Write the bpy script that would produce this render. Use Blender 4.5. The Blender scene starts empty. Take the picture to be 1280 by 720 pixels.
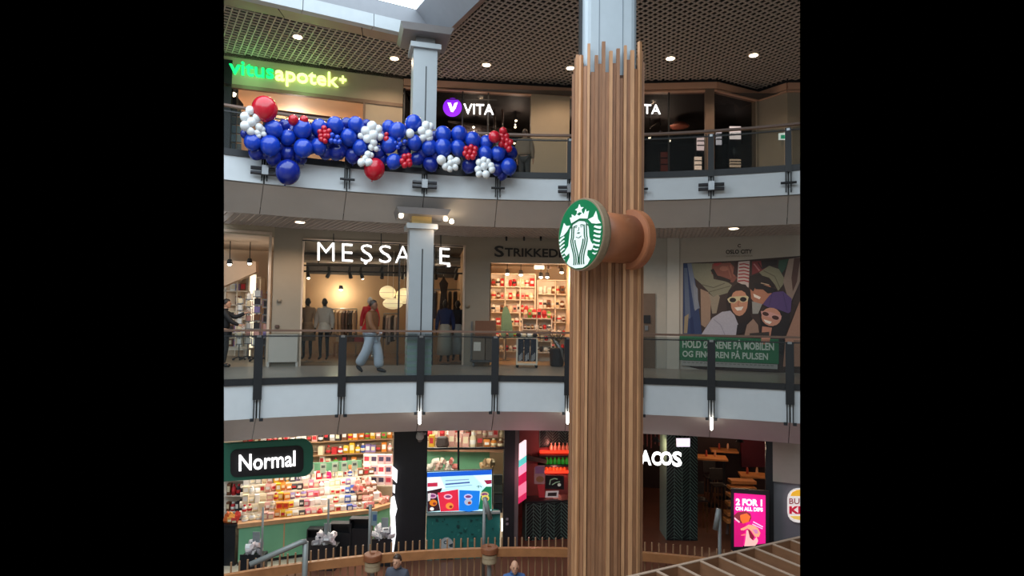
import bpy, bmesh, random
from math import *
from mathutils import Vector, Matrix
random.seed(7)
S = bpy.context.scene
COL = S.collection
# ---------------------------------------------------------------- camera
F = 760.0                                   # focal length in pixels of the 1280 x 720 frame
CAM = Vector((0, 0, 1.41)); PITCH = radians(2.64); ROLL = radians(0.8)
_f = Vector((0, cos(PITCH), sin(PITCH))); _r = Vector((1, 0, 0)); _u = Vector((0, -sin(PITCH), cos(PITCH)))
FW = _f; RT = _r*cos(ROLL) + _u*sin(ROLL); UP = -_r*sin(ROLL) + _u*cos(ROLL)
cd = bpy.data.cameras.new('camera'); cam = bpy.data.objects.new('camera', cd); COL.objects.link(cam)
cd.sensor_width = 36; cd.lens = F/1280*36; cd.clip_end = 200
cam.matrix_world = Matrix(((RT.x, UP.x, -FW.x, CAM.x), (RT.y, UP.y, -FW.y, CAM.y), (RT.z, UP.z, -FW.z, CAM.z), (0, 0, 0, 1)))
S.camera = cam
# ---------------------------------------------------------------- world, exposure
w = bpy.data.worlds.new('World'); S.world = w; w.use_nodes = True
w.node_tree.nodes['Background'].inputs[0].default_value = (0, 0, 0, 1)
w.node_tree.nodes['Background'].inputs[1].default_value = 0
S.view_settings.view_transform = 'Standard'; S.view_settings.look = 'None'
S.view_settings.exposure = 0.0; S.view_settings.gamma = 1.0; S.view_settings.use_curve_mapping = False
SKY_STRENGTH = 4.3        # daylight coming through the roof glass over the atrium
SKY_COL = (0.78, 0.91, 1.0)
WARM = (1.0, 0.72, 0.48); WARMW = (1.0, 0.86, 0.70)

# ---------------------------------------------------------------- picture <-> place
CX, CY = 0.8, 0.55          # centre of the atrium's round balconies
def ray(px, py): return FW + RT*((px-640)/F) + UP*((360-py)/F)
def onz(px, py, z):
    d = ray(px, py); return CAM + d*((z-CAM.z)/d.z)
def ony(px, py, Y):
    d = ray(px, py); return CAM + d*(Y/d.y)
def onr(px, py, R):
    d = ray(px, py); ox, oy = CAM.x-CX, CAM.y-CY
    a = d.x*d.x+d.y*d.y; b = 2*(ox*d.x+oy*d.y); c = ox*ox+oy*oy-R*R
    return CAM + d*((-b+sqrt(b*b-4*a*c))/(2*a))
class Wall:
    """vertical plane through two plan points; normal faces the atrium"""
    def __init__(s, A, B):
        s.A = Vector((A[0], A[1], 0)); s.B = Vector((B[0], B[1], 0))
        s.d = (s.B-s.A).normalized(); s.n = Vector((s.d.y, -s.d.x, 0))
        if s.n.dot(Vector((0, -1, 0))) < 0: s.n = -s.n
    def hit(s, px, py, off=0.0):
        d = ray(px, py); o = s.A + s.n*off
        return CAM + d*((o-CAM).dot(s.n)/d.dot(s.n))
    def pt(s, t, z, off=0.0):
        p = s.A + s.d*t + s.n*off; return Vector((p.x, p.y, z))
    def shift(s, off): 
        return Wall(s.A+s.n*off, s.B+s.n*off)
def pol(R, th, z): return Vector((CX+R*sin(th), CY+R*cos(th), z))
def theta(p): return atan2(p.x-CX, p.y-CY)

# ---------------------------------------------------------------- materials
def lin(c):
    c = c/255.0
    return c/12.92 if c <= 0.04045 else ((c+0.055)/1.055)**2.4
def L3(c): return (lin(c[0]), lin(c[1]), lin(c[2]), 1)
MATS = {}
def mat(name, col=(128,128,128), rough=0.6, metal=0.0, var=0.08, scale=6.0, bump=0.0, emit=None, es=0.0, spec=0.5, stretch=None, coat=0.0):
    if name in MATS: return MATS[name]
    m = bpy.data.materials.new(name); m.use_nodes = True; MATS[name] = m
    nt = m.node_tree; b = nt.nodes['Principled BSDF']
    c = L3(col)
    b.inputs['Roughness'].default_value = rough; b.inputs['Metallic'].default_value = metal
    b.inputs['Specular IOR Level'].default_value = spec
    b.inputs['Coat Weight'].default_value = coat
    b.inputs['Base Color'].default_value = c
    if var > 0 or bump > 0:
        tc = nt.nodes.new('ShaderNodeTexCoord'); mp = nt.nodes.new('ShaderNodeMapping')
        nt.links.new(tc.outputs['Object'], mp.inputs['Vector'])
        if stretch: mp.inputs['Scale'].default_value = stretch
        n = nt.nodes.new('ShaderNodeTexNoise'); n.inputs['Scale'].default_value = scale; n.inputs['Detail'].default_value = 4
        nt.links.new(mp.outputs[0], n.inputs['Vector'])
        if var > 0:
            r = nt.nodes.new('ShaderNodeValToRGB')
            r.color_ramp.elements[0].position = 0.3; r.color_ramp.elements[1].position = 0.7
            r.color_ramp.elements[0].color = tuple(x*(1-var) for x in c[:3])+(1,)
            r.color_ramp.elements[1].color = tuple(min(1, x*(1+var)) for x in c[:3])+(1,)
            nt.links.new(n.outputs['Fac'], r.inputs['Fac']); nt.links.new(r.outputs[0], b.inputs['Base Color'])
        if bump > 0:
            bp = nt.nodes.new('ShaderNodeBump'); bp.inputs['Strength'].default_value = bump; bp.inputs['Distance'].default_value = 0.01
            nt.links.new(n.outputs['Fac'], bp.inputs['Height']); nt.links.new(bp.outputs[0], b.inputs['Normal'])
    if emit is not None:
        b.inputs['Emission Color'].default_value = L3(emit); b.inputs['Emission Strength'].default_value = es
    return m
def rgb(c, rough=0.6, emit=0.0):
    """plain colour for print, packets, fabric"""
    k = 'paint_%d_%d_%d_%d_%d' % (int(c[0]), int(c[1]), int(c[2]), int(rough*10), int(emit*100))
    return mat(k, c, rough, var=0.05, scale=20, emit=c if emit else None, es=emit)
def glassmat(name, tint=(235,242,240), ior=1.22, rough=0.0, refl=1.0):
    if name in MATS: return MATS[name]
    m = bpy.data.materials.new(name); m.use_nodes = True; MATS[name] = m
    nt = m.node_tree; nt.nodes.remove(nt.nodes['Principled BSDF'])
    t = nt.nodes.new('ShaderNodeBsdfTransparent'); t.inputs[0].default_value = L3(tint)
    g = nt.nodes.new('ShaderNodeBsdfGlossy'); g.inputs['Roughness'].default_value = rough; g.inputs[0].default_value = (refl, refl, refl, 1)
    mx = nt.nodes.new('ShaderNodeMixShader')
    if ior is None:                      # clear pane; a faint diffuse haze stands in for reflections
        g = nt.nodes.new('ShaderNodeBsdfDiffuse'); g.inputs[0].default_value = (.7, .74, .74, 1); mx.inputs[0].default_value = .012
    else:
        fr = nt.nodes.new('ShaderNodeFresnel'); fr.inputs[0].default_value = ior; nt.links.new(fr.outputs[0], mx.inputs[0])
    nt.links.new(t.outputs[0], mx.inputs[1]); nt.links.new(g.outputs[0], mx.inputs[2])
    nt.links.new(mx.outputs[0], nt.nodes['Material Output'].inputs['Surface'])
    return m
M = dict(
 white=mat('white_panel', (214,216,218), 0.45, var=0.03),
 fascia=mat('fascia_panel', (205,210,214), 0.4, var=0.02),
 bulk=mat('grey_soffit', (206,200,196), 0.6, var=0.03, scale=2),
 grid=mat('ceiling_grid_bar', (192,176,166), 0.6, var=0.05),
 gridback=mat('ceiling_void', (30,25,24), 0.9, var=0.1),
 taupe=mat('taupe_wall', (152,140,124), 0.7, var=0.03, scale=3),
 cream=mat('cream_wall', (176,160,138), 0.7, var=0.03, scale=3),
 black=mat('black_steel', (28,30,34), 0.45, var=0.1),
 dark=mat('dark_panel', (24,25,30), 0.5, var=0.1),
 darkwarm=mat('dark_brown_panel', (38,28,26), 0.6, var=0.15),
 rail=mat('handrail_wood', (110,84,70), 0.4, var=0.1),
 wood=mat('oak_slat', (188,138,98), 0.55, var=0.14, scale=4, stretch=(6,6,0.6)),
 woodd=mat('oak_slat_dark', (150,104,72), 0.55, var=0.16, scale=4, stretch=(6,6,0.6)),
 drum=mat('brown_lacquer', (156,96,64), 0.45, var=0.05),
 chrome=mat('brushed_steel', (150,152,155), 0.3, 0.9, var=0.05),
 greym=mat('grey_tube', (135,138,136), 0.45, 0.2, var=0.05),
 floor1=mat('grey_stone_floor', (136,130,124), 0.3, var=0.08, scale=1.5),
 floor0=mat('brown_floor', (112,72,54), 0.3, var=0.12, scale=1.2),
 glass=glassmat('balustrade_glass', (226,231,231), None),
 shopglass=glassmat('shop_glass', (236,240,240)),
 dimglass=glassmat('tinted_glass', (214,210,208), 1.15),
 lit=mat('lit_letter_white', (255,255,255), 0.5, var=0, emit=(255,252,250), es=2.2),
 blue=mat('blue_balloon', (22,62,178), 0.22, var=0.03, spec=0.6),
 navy=mat('navy_balloon', (20,40,138), 0.22, var=0.03, spec=0.6),
 red=mat('red_balloon', (190,24,44), 0.22, var=0.03, spec=0.6),
 pearl=mat('white_balloon', (228,230,232), 0.22, var=0.02, spec=0.6),
 skin=mat('skin', (196,146,118), 0.55, var=0.05),
 skind=mat('skin_brown', (120,80,58), 0.55, var=0.05),
)

# ---------------------------------------------------------------- mesh builder
WL = {}                       # accumulated world location of each object
def label(o, lab=None, cat=None, group=None, kind=None):
    if lab: o['label'] = lab
    if cat: o['category'] = cat
    if group: o['group'] = group
    if kind: o['kind'] = kind
    return o
def empty(name, loc, lab, cat, group=None):
    e = bpy.data.objects.new(name, None); COL.objects.link(e); e.empty_display_size = 0.1
    e.location = loc; WL[e.name] = Vector(loc); return label(e, lab, cat, group)
# the model stops at the two vertical section planes that bound what the photograph shows
CUTS = []
for px, sg in ((280, -1), (1000, 1)):
    n = (RT - FW*((px-640)/F)); n = n.normalized()*sg
    CUTS.append(n)
class MB:
    def __init__(s): s.v = []; s.f = []; s.mi = []; s.m = 0
    def add(s, vs, fs):
        k = len(s.v); s.v += [Vector(v) for v in vs]; s.f += [tuple(i+k for i in f) for f in fs]; s.mi += [s.m]*len(fs); return s
    def box(s, c, d, rz=0, M4=None):
        x, y, z = d[0]/2, d[1]/2, d[2]/2; c = Vector(c)
        vs = [Vector(p) for p in ((-x,-y,-z),(x,-y,-z),(x,y,-z),(-x,y,-z),(-x,-y,z),(x,-y,z),(x,y,z),(-x,y,z))]
        R = M4 if M4 is not None else Matrix.Rotation(rz, 3, 'Z')
        return s.add([R@v+c for v in vs], [(3,2,1,0),(4,5,6,7),(0,1,5,4),(1,2,6,5),(2,3,7,6),(3,0,4,7)])
    def bar(s, a, b, w, h, up=Vector((0,0,1))):
        a = Vector(a); b = Vector(b); d = (b-a); l = d.length
        if l < 1e-6: return s
        d = d/l; sd = d.cross(up)
        if sd.length < 1e-4: sd = d.cross(Vector((1,0,0)))
        sd.normalize(); u2 = sd.cross(d)
        return s.box((a+b)/2, (l, w, h), M4=Matrix((d, sd, u2)).transposed())
    def prism(s, pts, ext):
        n = len(pts); ext = Vector(ext); a = [Vector(p) for p in pts]
        return s.add(a+[p+ext for p in a], [tuple(range(n-1,-1,-1)), tuple(range(n,2*n))]+[(i,(i+1)%n,(i+1)%n+n,i+n) for i in range(n)])
    def quad(s, *p): return s.add(p, [tuple(range(len(p)))])
    def ring(s, c, ax, r, n, ref=None):
        ax = ax.normalized(); t = Vector((0,0,1)) if abs(ax.z) < 0.9 else Vector((1,0,0))
        a = ax.cross(t).normalized(); b = ax.cross(a)
        return [c+a*(r*cos(2*pi*i/n))+b*(r*sin(2*pi*i/n)) for i in range(n)]
    def tube(s, path, r, n=8, cap=True):
        P = [Vector(p) for p in path]; rs = r if isinstance(r, (list, tuple)) else [r]*len(P)
        k = len(s.v)
        for i, p in enumerate(P):
            d = (P[min(i+1, len(P)-1)]-P[max(i-1, 0)])
            s.v += s.ring(p, d, rs[i], n)
        for i in range(len(P)-1):
            for j in range(n):
                s.f.append((k+i*n+j, k+i*n+(j+1)%n, k+(i+1)*n+(j+1)%n, k+(i+1)*n+j)); s.mi.append(s.m)
        if cap:
            s.f.append(tuple(k+j for j in range(n-1,-1,-1))); s.f.append(tuple(k+(len(P)-1)*n+j for j in range(n))); s.mi += [s.m]*2
        return s
    def lathe(s, c, prof, n=14, M4=None):
        c = Vector(c); k = len(s.v)
        R = M4 or Matrix.Identity(3)
        for (r, z) in prof:
            for j in range(n):
                s.v.append(c+R@Vector((r*cos(2*pi*j/n), r*sin(2*pi*j/n), z)))
        for i in range(len(prof)-1):
            for j in range(n):
                s.f.append((k+i*n+j, k+i*n+(j+1)%n, k+(i+1)*n+(j+1)%n, k+(i+1)*n+j)); s.mi.append(s.m)
        s.f.append(tuple(k+j for j in range(n-1,-1,-1))); s.f.append(tuple(k+(len(prof)-1)*n+j for j in range(n))); s.mi += [s.m]*2
        return s
    def ball(s, c, r, n=10, m=7, M4=None):
        rx, ry, rz = r if isinstance(r, (tuple, list)) else (r, r, r); c = Vector(c); k = len(s.v)
        R = M4 or Matrix.Identity(3)
        s.v.append(c+R@Vector((0,0,-rz)))
        for i in range(1, m):
            ph = -pi/2+pi*i/m
            for j in range(n): s.v.append(c+R@Vector((rx*cos(ph)*cos(2*pi*j/n), ry*cos(ph)*sin(2*pi*j/n), rz*sin(ph))))
        s.v.append(c+R@Vector((0,0,rz))); t = len(s.v)-1
        for j in range(n):
            s.f.append((k, k+1+(j+1)%n, k+1+j)); s.f.append((t, t-n+j, t-n+(j+1)%n)); s.mi += [s.m]*2
        for i in range(m-2):
            for j in range(n):
                a = k+1+i*n; s.f.append((a+j, a+(j+1)%n, a+n+(j+1)%n, a+n+j)); s.mi.append(s.m)
        return s
    def arc(s, R0, z0, R1, z1, t0, t1, n=12, th=0.0):
        """strip between two concentric arcs; th gives thickness (towards larger R / up)"""
        A = [t0+(t1-t0)*i/n for i in range(n+1)]
        k = len(s.v)
        if th == 0:
            for t in A: s.v += [pol(R0, t, z0), pol(R1, t, z1)]
            for i in range(n): s.f.append((k+2*i, k+2*i+2, k+2*i+3, k+2*i+1)); s.mi.append(s.m)
        else:
            dr, dz = R1-R0, z1-z0; l = hypot(dr, dz); nr, nz = dz/l*th, -dr/l*th
            if nr < 0 or (abs(nr) < 1e-9 and nz < 0): nr, nz = -nr, -nz
            for t in A: s.v += [pol(R0, t, z0), pol(R1, t, z1), pol(R1+nr, t, z1+nz), pol(R0+nr, t, z0+nz)]
            for i in range(n):
                a = k+4*i; b = a+4
                for q in range(4): s.f.append((a+q, b+q, b+(q+1)%4, a+(q+1)%4)); s.mi.append(s.m)
            s.f.append((k, k+1, k+2, k+3)); s.f.append((k+4*n+3, k+4*n+2, k+4*n+1, k+4*n)); s.mi += [s.m]*2
        return s
    def build(s, name, m, parent=None, smooth=False, cut=False, origin=None):
        """link everything collected as ONE mesh object"""
        me = bpy.data.meshes.new(name)
        base = Vector((0,0,0))
        if cut:
            bm = bmesh.new(); vs = [bm.verts.new(v) for v in s.v]
            for f, i in zip(s.f, s.mi):
                try: q = bm.faces.new([vs[j] for j in f]); q.material_index = i
                except ValueError: pass
            for n in CUTS:
                r = bmesh.ops.bisect_plane(bm, geom=bm.verts[:]+bm.edges[:]+bm.faces[:], plane_co=CAM, plane_no=n, clear_outer=True)
                ed = [e for e in r['geom_cut'] if isinstance(e, bmesh.types.BMEdge)]
                if ed:
                    try: bmesh.ops.holes_fill(bm, edges=ed, sides=0)
                    except Exception: pass
            if not bm.verts: bm.free(); return None
            pts = [v.co.copy() for v in bm.verts]
        else: pts = s.v
        if parent is not None: base = WL[parent.name].copy()
        else:
            lo = Vector([min(p[i] for p in pts) for i in range(3)]); hi = Vector([max(p[i] for p in pts) for i in range(3)])
            base = origin or Vector(((lo.x+hi.x)/2, (lo.y+hi.y)/2, lo.z))
        if cut:
            bmesh.ops.translate(bm, verts=bm.verts[:], vec=-base); bm.to_mesh(me); bm.free()
        else:
            me.from_pydata([tuple(v-base) for v in s.v], [], s.f)
            me.polygons.foreach_set('material_index', s.mi)
        for q in (m if isinstance(m, (list, tuple)) else [m]): me.materials.append(q)
        if smooth:
            me.polygons.foreach_set('use_smooth', [True]*len(me.polygons))
        me.update()
        o = bpy.data.objects.new(name, me); COL.objects.link(o)
        if parent is not None: o.parent = parent; WL[o.name] = base
        else: o.location = base; WL[o.name] = base
        return o
def struct(mb, name, m, parent=None, cut=True, smooth=False, lab=None):
    o = mb.build(name, m, parent, smooth, cut)
    if o is not None and parent is None: o['kind'] = 'structure'
    if o is not None and lab: o['label'] = lab
    return o
def copy_tree(o, loc, parent=None):
    c = o.copy(); COL.objects.link(c); c.parent = parent
    if parent is None: c.location = loc
    for ch in o.children: copy_tree(ch, None, c)
    return c
def lamp(name, loc, power, col=WARM, r=0.05, parent=None, kind='POINT', spot=None, aim=None, size=None):
    l = bpy.data.lights.new(name, kind); l.energy = power; l.color = col
    if kind == 'POINT': l.shadow_soft_size = r
    if kind == 'SPOT': l.shadow_soft_size = r; l.spot_size = spot or radians(90); l.spot_blend = 0.6
    if kind == 'AREA':
        l.shape = 'RECTANGLE'; l.size, l.size_y = size
    o = bpy.data.objects.new(name, l); COL.objects.link(o)
    loc = Vector(loc)
    if aim is not None: o.rotation_euler = (Vector(aim)-loc).to_track_quat('-Z', 'Y').to_euler()
    if parent is not None: o.parent = parent; o.location = loc-WL[parent.name]
    else: o.location = loc
    return o
# ---------------------------------------------------------------- lettering and flat print
GL = {}
def glyph(ch, bold):
    k = (ch, bold)
    if k in GL: return GL[k]
    cu = bpy.data.curves.new('g', 'FONT'); cu.body = ch; cu.resolution_u = 3; cu.offset = bold; cu.fill_mode = 'BOTH'
    ob = bpy.data.objects.new('g', cu); COL.objects.link(ob)
    dg = bpy.context.evaluated_depsgraph_get(); me = bpy.data.meshes.new_from_object(ob.evaluated_get(dg))
    v = [x.co.copy() for x in me.vertices]; f = [tuple(p.vertices) for p in me.polygons]
    bpy.data.objects.remove(ob); bpy.data.curves.remove(cu); bpy.data.meshes.remove(me)
    GL[k] = (v, f); return GL[k]
def xmax(v): return max((p.x for p in v), default=0.0)
def text_px(txt, quad, wall, m, parent, off=0.03, th=0.03, bold=0.0, name='letter', split=True, cut=False):
    """letters laid on a wall plane inside the four picture corners TL, TR, BR, BL"""
    iw = xmax(glyph('I', bold)[0]); items = []
    for i, ch in enumerate(txt):
        if ch == ' ': continue
        x0 = xmax(glyph(txt[:i]+'I', bold)[0])-iw if i else 0.0
        v, f = glyph(ch, bold); items.append(([Vector((p.x+x0, p.y)) for p in v], f))
    allp = [p for v, f in items for p in v]
    ax, bx = min(p.x for p in allp), max(p.x for p in allp); ay, by = min(p.y for p in allp), max(p.y for p in allp)
    c = [wall.hit(q[0], q[1], off) for q in quad]
    def mp(p):
        u = (p.x-ax)/(bx-ax); w_ = (p.y-ay)/(by-ay)
        return (c[0]*(1-u)+c[1]*u)*w_ + (c[3]*(1-u)+c[2]*u)*(1-w_)
    out = []; acc = MB()
    for v, f in items:
        b = MB() if split else acc
        k = len(b.v); n = len(v); W = [mp(p) for p in v]
        # face towards the atrium
        b.v += [p+wall.n*th for p in W]+W
        ed = {}
        for q in f:
            b.f.append(tuple(k+i for i in q)); b.mi.append(0)
            for i in range(len(q)):
                e = (q[i], q[(i+1)%len(q)]); ed[e] = ed.get(e, 0)+1
        for (a, e) in list(ed):
            if (e, a) not in ed: b.f.append((k+a, k+n+a, k+n+e, k+e)); b.mi.append(0)
        if split: out.append(b.build(name, m, parent, cut=cut))
    if not split: out.append(acc.build(name, m, parent, cut=cut))
    return out
class Print:
    """flat print: coloured areas laid over each other on one sheet"""
    def __init__(s, wall, off=0.01, conv=None): s.w = wall; s.o = off; s.mb = MB(); s.ms = []; s.k = 0; s.conv = conv or (lambda x, y: (x, y))
    def poly(s, pts, col, em=0.0, m=None):
        mm = m or rgb(col, 0.6, em)
        if mm not in s.ms: s.ms.append(mm)
        s.mb.m = s.ms.index(mm); s.k += 1
        P = [s.w.hit(*s.conv(*p), s.o+0.0006*s.k) for p in pts]
        cc = Vector((0,0,0))
        for i in range(len(P)): cc += (P[i]-P[0]).cross(P[(i+1)%len(P)]-P[0])
        if cc.dot(s.w.n) < 0: P.reverse()
        s.mb.quad(*P); return s
    def ell(s, cx, cy, rx, ry, col, em=0.0, rot=0, n=16, m=None):
        a = radians(rot)
        return s.poly([(cx+rx*cos(t)*cos(a)-ry*sin(t)*sin(a), cy+rx*cos(t)*sin(a)+ry*sin(t)*cos(a)) for t in [2*pi*i/n for i in range(n)]], col, em, m)
    def line(s, pts, w_, col, em=0.0):
        for (x0, y0), (x1, y1) in zip(pts, pts[1:]):
            d = hypot(x1-x0, y1-y0) or 1; nx, ny = -(y1-y0)/d*w_/2, (x1-x0)/d*w_/2
            s.poly([(x0+nx, y0+ny), (x1+nx, y1+ny), (x1-nx, y1-ny), (x0-nx, y0-ny)], col, em)
        return s
    def build(s, name, parent=None, cut=False): return s.mb.build(name, s.ms, parent, cut=cut)
def panel_px(wall, quad, off, th, name, m, parent=None, cut=False):
    P = [wall.hit(q[0], q[1], off) for q in quad]
    return MB().prism(P, wall.n*th).build(name, m, parent, cut=cut)
def rrect(x0, y0, x1, y1, r, dy0=0.0, n=4):
    """rounded rectangle in picture units; dy0 lifts the right side (perspective slope)"""
    out = []
    for cx, cy, a0 in ((x1-r, y0+r, -90), (x1-r, y1-r, 0), (x0+r, y1-r, 90), (x0+r, y0+r, 180)):
        for i in range(n+1):
            a = radians(a0+90*i/n); out.append((cx+r*cos(a), cy+r*sin(a)))
    return [(x, y+dy0*(x-x0)/(x1-x0)) for x, y in out]
# ================================================================ THE SETTING
ZF = {0: -4.81, 1: 0.0, 2: 4.81}
RR = 13.8                              # radius of the balcony edge
T0, T1 = radians(-42), radians(36)
# ---- roof glass over the atrium, its upstands and sloping frame
Q = Vector((-1.93, 14.78, 8.2)); dL = Vector((-.892, -.451, 0)); dR = Vector((.503, -.864, 0))
Zv = Vector((0, 0, 1))
skm = bpy.data.materials.new('daylight_glass'); skm.use_nodes = True
_nt = skm.node_tree; _nt.nodes.remove(_nt.nodes['Principled BSDF']); _e = _nt.nodes.new('ShaderNodeEmission')
_e.inputs[0].default_value = SKY_COL+(1,); _e.inputs[1].default_value = SKY_STRENGTH
_nt.links.new(_e.outputs[0], _nt.nodes['Material Output'].inputs['Surface'])
S0 = Q + dL*0.45 + Zv*0.66
o = MB().quad(S0, S0+dL*14, S0+dL*14+dR*17, S0+dR*17+dL*0.35).build('window_1', skm); o['kind'] = 'structure'
o['label'] = 'bright roof glazing over the atrium'
mb = MB()
for i in range(9):
    a = Q+dL*(1.6*i); b = Q+dL*(1.6*(i+1)-0.015)
    p = mb.prism([a, b, b+Zv*0.3, a+Zv*0.3], Vector((-.1, .17, 0)))
struct(mb, 'trim_1', mat('roof_edge_white', (168,174,178), .5, var=.03), cut=False, lab='white panelled edge of the roof opening')
mb = MB()
g0 = Q+Zv*0.3
mb.prism([g0, g0+dL*14, g0+dL*14+Zv*0.35, g0+Zv*0.35], Vector((-.1, .17, 0)))
struct(mb, 'trim_2', mat('grey_blue_panel', (128,130,136), 0.5, var=0.03), cut=False, lab='grey upper edge of the roof opening')
mb = MB()
for i in range(7):   # sloping frame on the right side of the opening
    a = Q+dR*(2.3*i); b = Q+dR*(2.3*(i+1)-0.02)
    up = dL*0.62+Zv*0.72
    mb.prism([a, b, b+up, a+up], Vector((.05, .03, .08)))
struct(mb, 'trim_3', MATS['grey_blue_panel'], cut=False, lab='grey sloping panels beside the roof opening')
# brown soffit strips between the opening and the open-cell ceiling
QB = Vector((-2.26, 16.25, 8.6))
mb = MB()
for i in range(7):
    a = Q+dL*(1.9*i); b = Q+dL*(1.9*(i+1)-0.02); c = QB+dL*(1.9*(i+1)-0.02); d = QB+dL*(1.9*i)
    mb.quad(a, b, c, d)
QR = Vector((QB.x+.02, QB.y, 8.6))
off = (Vector((-1.64, 15.18, 8.6))-Q); off = off-dR*off.dot(dR); off.z = 0.38
for i in range(7):
    a = Q+dR*(1.7*i); b = Q+dR*(1.7*(i+1)-0.02); mb.quad(b, a, a+off, b+off)
mb.quad(Q, QB, Q+off)
struct(mb, 'trim_4', mat('brown_soffit', (150,128,118), 0.6, var=0.03), cut=True, lab='brown panelled soffit around the roof opening')
# ---- open-cell ceilings: crossing bars with depth and a dark void above
G1 = Vector((-.524, .852, 0)); G2 = Vector((.852, .524, 0))
PB = Q+off
def inside2(p):
    a = p-Vector((QB.x, QB.y, 0)); b = p-Vector((PB.x, PB.y, 0))
    n1 = Vector((.451, -.892, 0)); n2 = Vector((-.864, -.503, 0))
    if a.dot(n1) > 0 and b.dot(n2) > 0: return False
    return 11.5 < p.y < 19.6 and -9.2 < p.x < 10.5
def inside1(p):
    r = hypot(p.x-CX, p.y-CY); return 14.95 < r < 17.05 and abs(theta(p)) < radians(40)
def cells(z, ins, pitch, w_, h, step=0.07):
    mb = MB(); c0 = Vector((0.5, 15.5, 0))
    for d, e in ((G1, G2), (G2, G1)):
        for k in range(-90, 91):
            st = None
            for j in range(-200, 201):
                p = c0+e*(k*pitch)+d*(j*step)
                if ins(p):
                    if st is None: st = p
                    last = p
                elif st is not None:
                    if (last-st).length > 0.1: mb.bar(st+Zv*(z+h/2), last+Zv*(z+h/2), w_, h)
                    st = None
            if st is not None: mb.bar(st+Zv*(z+h/2), last+Zv*(z+h/2), w_, h)
    return mb
o = struct(cells(8.6, inside2, 0.160, 0.026, 0.03), 'ceiling_upper', M['grid'], lab='brown open-cell grid ceiling of the top floor')
o = struct(cells(3.67, inside1, 0.150, 0.026, 0.03), 'ceiling_middle', M['grid'], lab='brown open-cell grid ceiling of the middle floor')
mb = MB(); zz = Zv*0.16
mb.quad(QB+dL*9+zz, QB+zz, Vector((10.5, 19.6, 8.76)), Vector((-9.5, 19.6, 8.76)))
mb.quad(QB+zz, PB+dR*6+zz, Vector((10.5, 9.9, 8.76)), Vector((10.5, 19.6, 8.76)))
struct(mb, 'ceiling_void_upper', M['gridback'])
struct(MB().arc(14.85, 3.82, 17.4, 3.82, T0, T1, 30), 'ceiling_void_middle', M['gridback'])
# ---- balconies: floor, white fascia panels, sloping grey soffit panels
POST_PX = [323, 428, 526, 619, 710, 800, 889, 987]
PT = [theta(onr(px, 440, RR)) for px in POST_PX]
EDG = [T0]+PT+[T1]
for lv, name, zt, zb, sz in ((2, 'upper', 4.69, 4.17, 3.66), (1, 'middle', -0.12, -0.82, -1.45)):
    z = ZF[lv]
    struct(MB().arc(RR+.02, z, 26.0 if lv == 2 else 17.3, z, T0, T1, 40), 'floor_'+name, mat('pale_stone_floor', (206,198,190), .35, var=.05) if lv == 2 else M['floor1'])
    tr = struct(MB().arc(RR+.07, zb, RR+.07, z-0.01, T0, T1, 40), 'trim_5' if lv == 2 else 'trim_6', M['black'], lab='edge of the %s balcony' % name)
    for a, b in zip(EDG, EDG[1:]):
        MB().arc(RR, zb, RR, zt, a+.0012, b-.0012, 6, th=0.05).build('fascia_panel', M['fascia'], tr, cut=True)
        MB().arc(RR+.1, zb+.01, 14.85, sz, a+.0005, b-.0005, 6, th=0.03).build('soffit_panel', M['bulk'], tr, cut=True)
    struct(MB().arc(RR+.06, zb-.01, RR+.14, zb-.01, T0, T1, 30), 'trim_7' if lv == 2 else 'trim_8', M['bulk'])
# ceiling edge above the ground-floor shops, and ground floor
struct(MB().arc(14.85, -1.45, 25, -1.45, T0, T1, 30).arc(14.85, -1.45, 14.85, -1.3, T0, T1, 30), 'ceiling_ground', mat('ground_ceiling', (120,116,112), 0.7))
mb = MB(); mb.quad((-14, -6, -4.81), (14, -6, -4.81), (14, 10.2, -4.81), (-14, 10.2, -4.81))
struct(mb, 'floor_ground_near', mat('atrium_floor', (176,166,156), .4, var=.05), cut=False)
struct(MB().quad((-16, 10.2, -4.81), (16, 10.2, -4.81), (18, 27, -4.81), (-18, 27, -4.81)), 'floor_ground', M['floor0'])

# ================================================================ MIDDLE FLOOR SHOP FRONTS
def w1(px, R=17.0):
    p = onr(px, 395, R); return (p.x, p.y)
WA = Wall(w1(262), w1(340)); WP = Wall(w1(340), w1(376)); WM = Wall(w1(376), w1(581)); WQ = Wall(w1(581), w1(612))
WS = Wall(w1(612), w1(720)); WT = Wall(w1(720), w1(845)); WO = Wall(w1(845), w1(1016))
def piece(wall, pa, pb, z0, z1, name, m, th=0.15, off=0.0, parent=None, lab=None, cut=True):
    A = wall.hit(pa, 395, off); B = wall.hit(pb, 395, off); A.z = B.z = z0
    mb = MB().prism([A, B, B+Zv*(z1-z0), A+Zv*(z1-z0)], -wall.n*th)
    if parent is None: return struct(mb, name, m, cut=cut, lab=lab)
    return mb.build(name, m, parent, cut=cut)
ZC = 3.8
piece(WA, 262, 340, 3.42, ZC, 'wall_middle_header', M['cream'])
piece(WP, 340, 376.5, 0, ZC, 'wall_middle_pier', M['taupe'], 0.4)
piece(WM, 376, 581, 3.4, ZC, 'wall_middle_header', M['taupe'])
piece(WQ, 580.5, 612, 0, ZC, 'wall_middle_pier', M['taupe'], 0.4)
hz = WS.hit(660, 329).z
piece(WS, 612, 720, hz, ZC, 'wall_middle_header', M['taupe'], 0.3)
piece(WS, 714.5, 722, 0, hz, 'wall_middle_jamb', M['taupe'], 0.3)
piece(WT, 720, 846, 0, ZC, 'wall_middle_right', mat('pale_grey_wall', (172,166,156), 0.7, var=0.03))
piece(WT, 834, 849, 0, ZC, 'trim_9', mat('white_pilaster', (190,184,174), 0.6, var=0.02), 0.2, 0.06)
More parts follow.
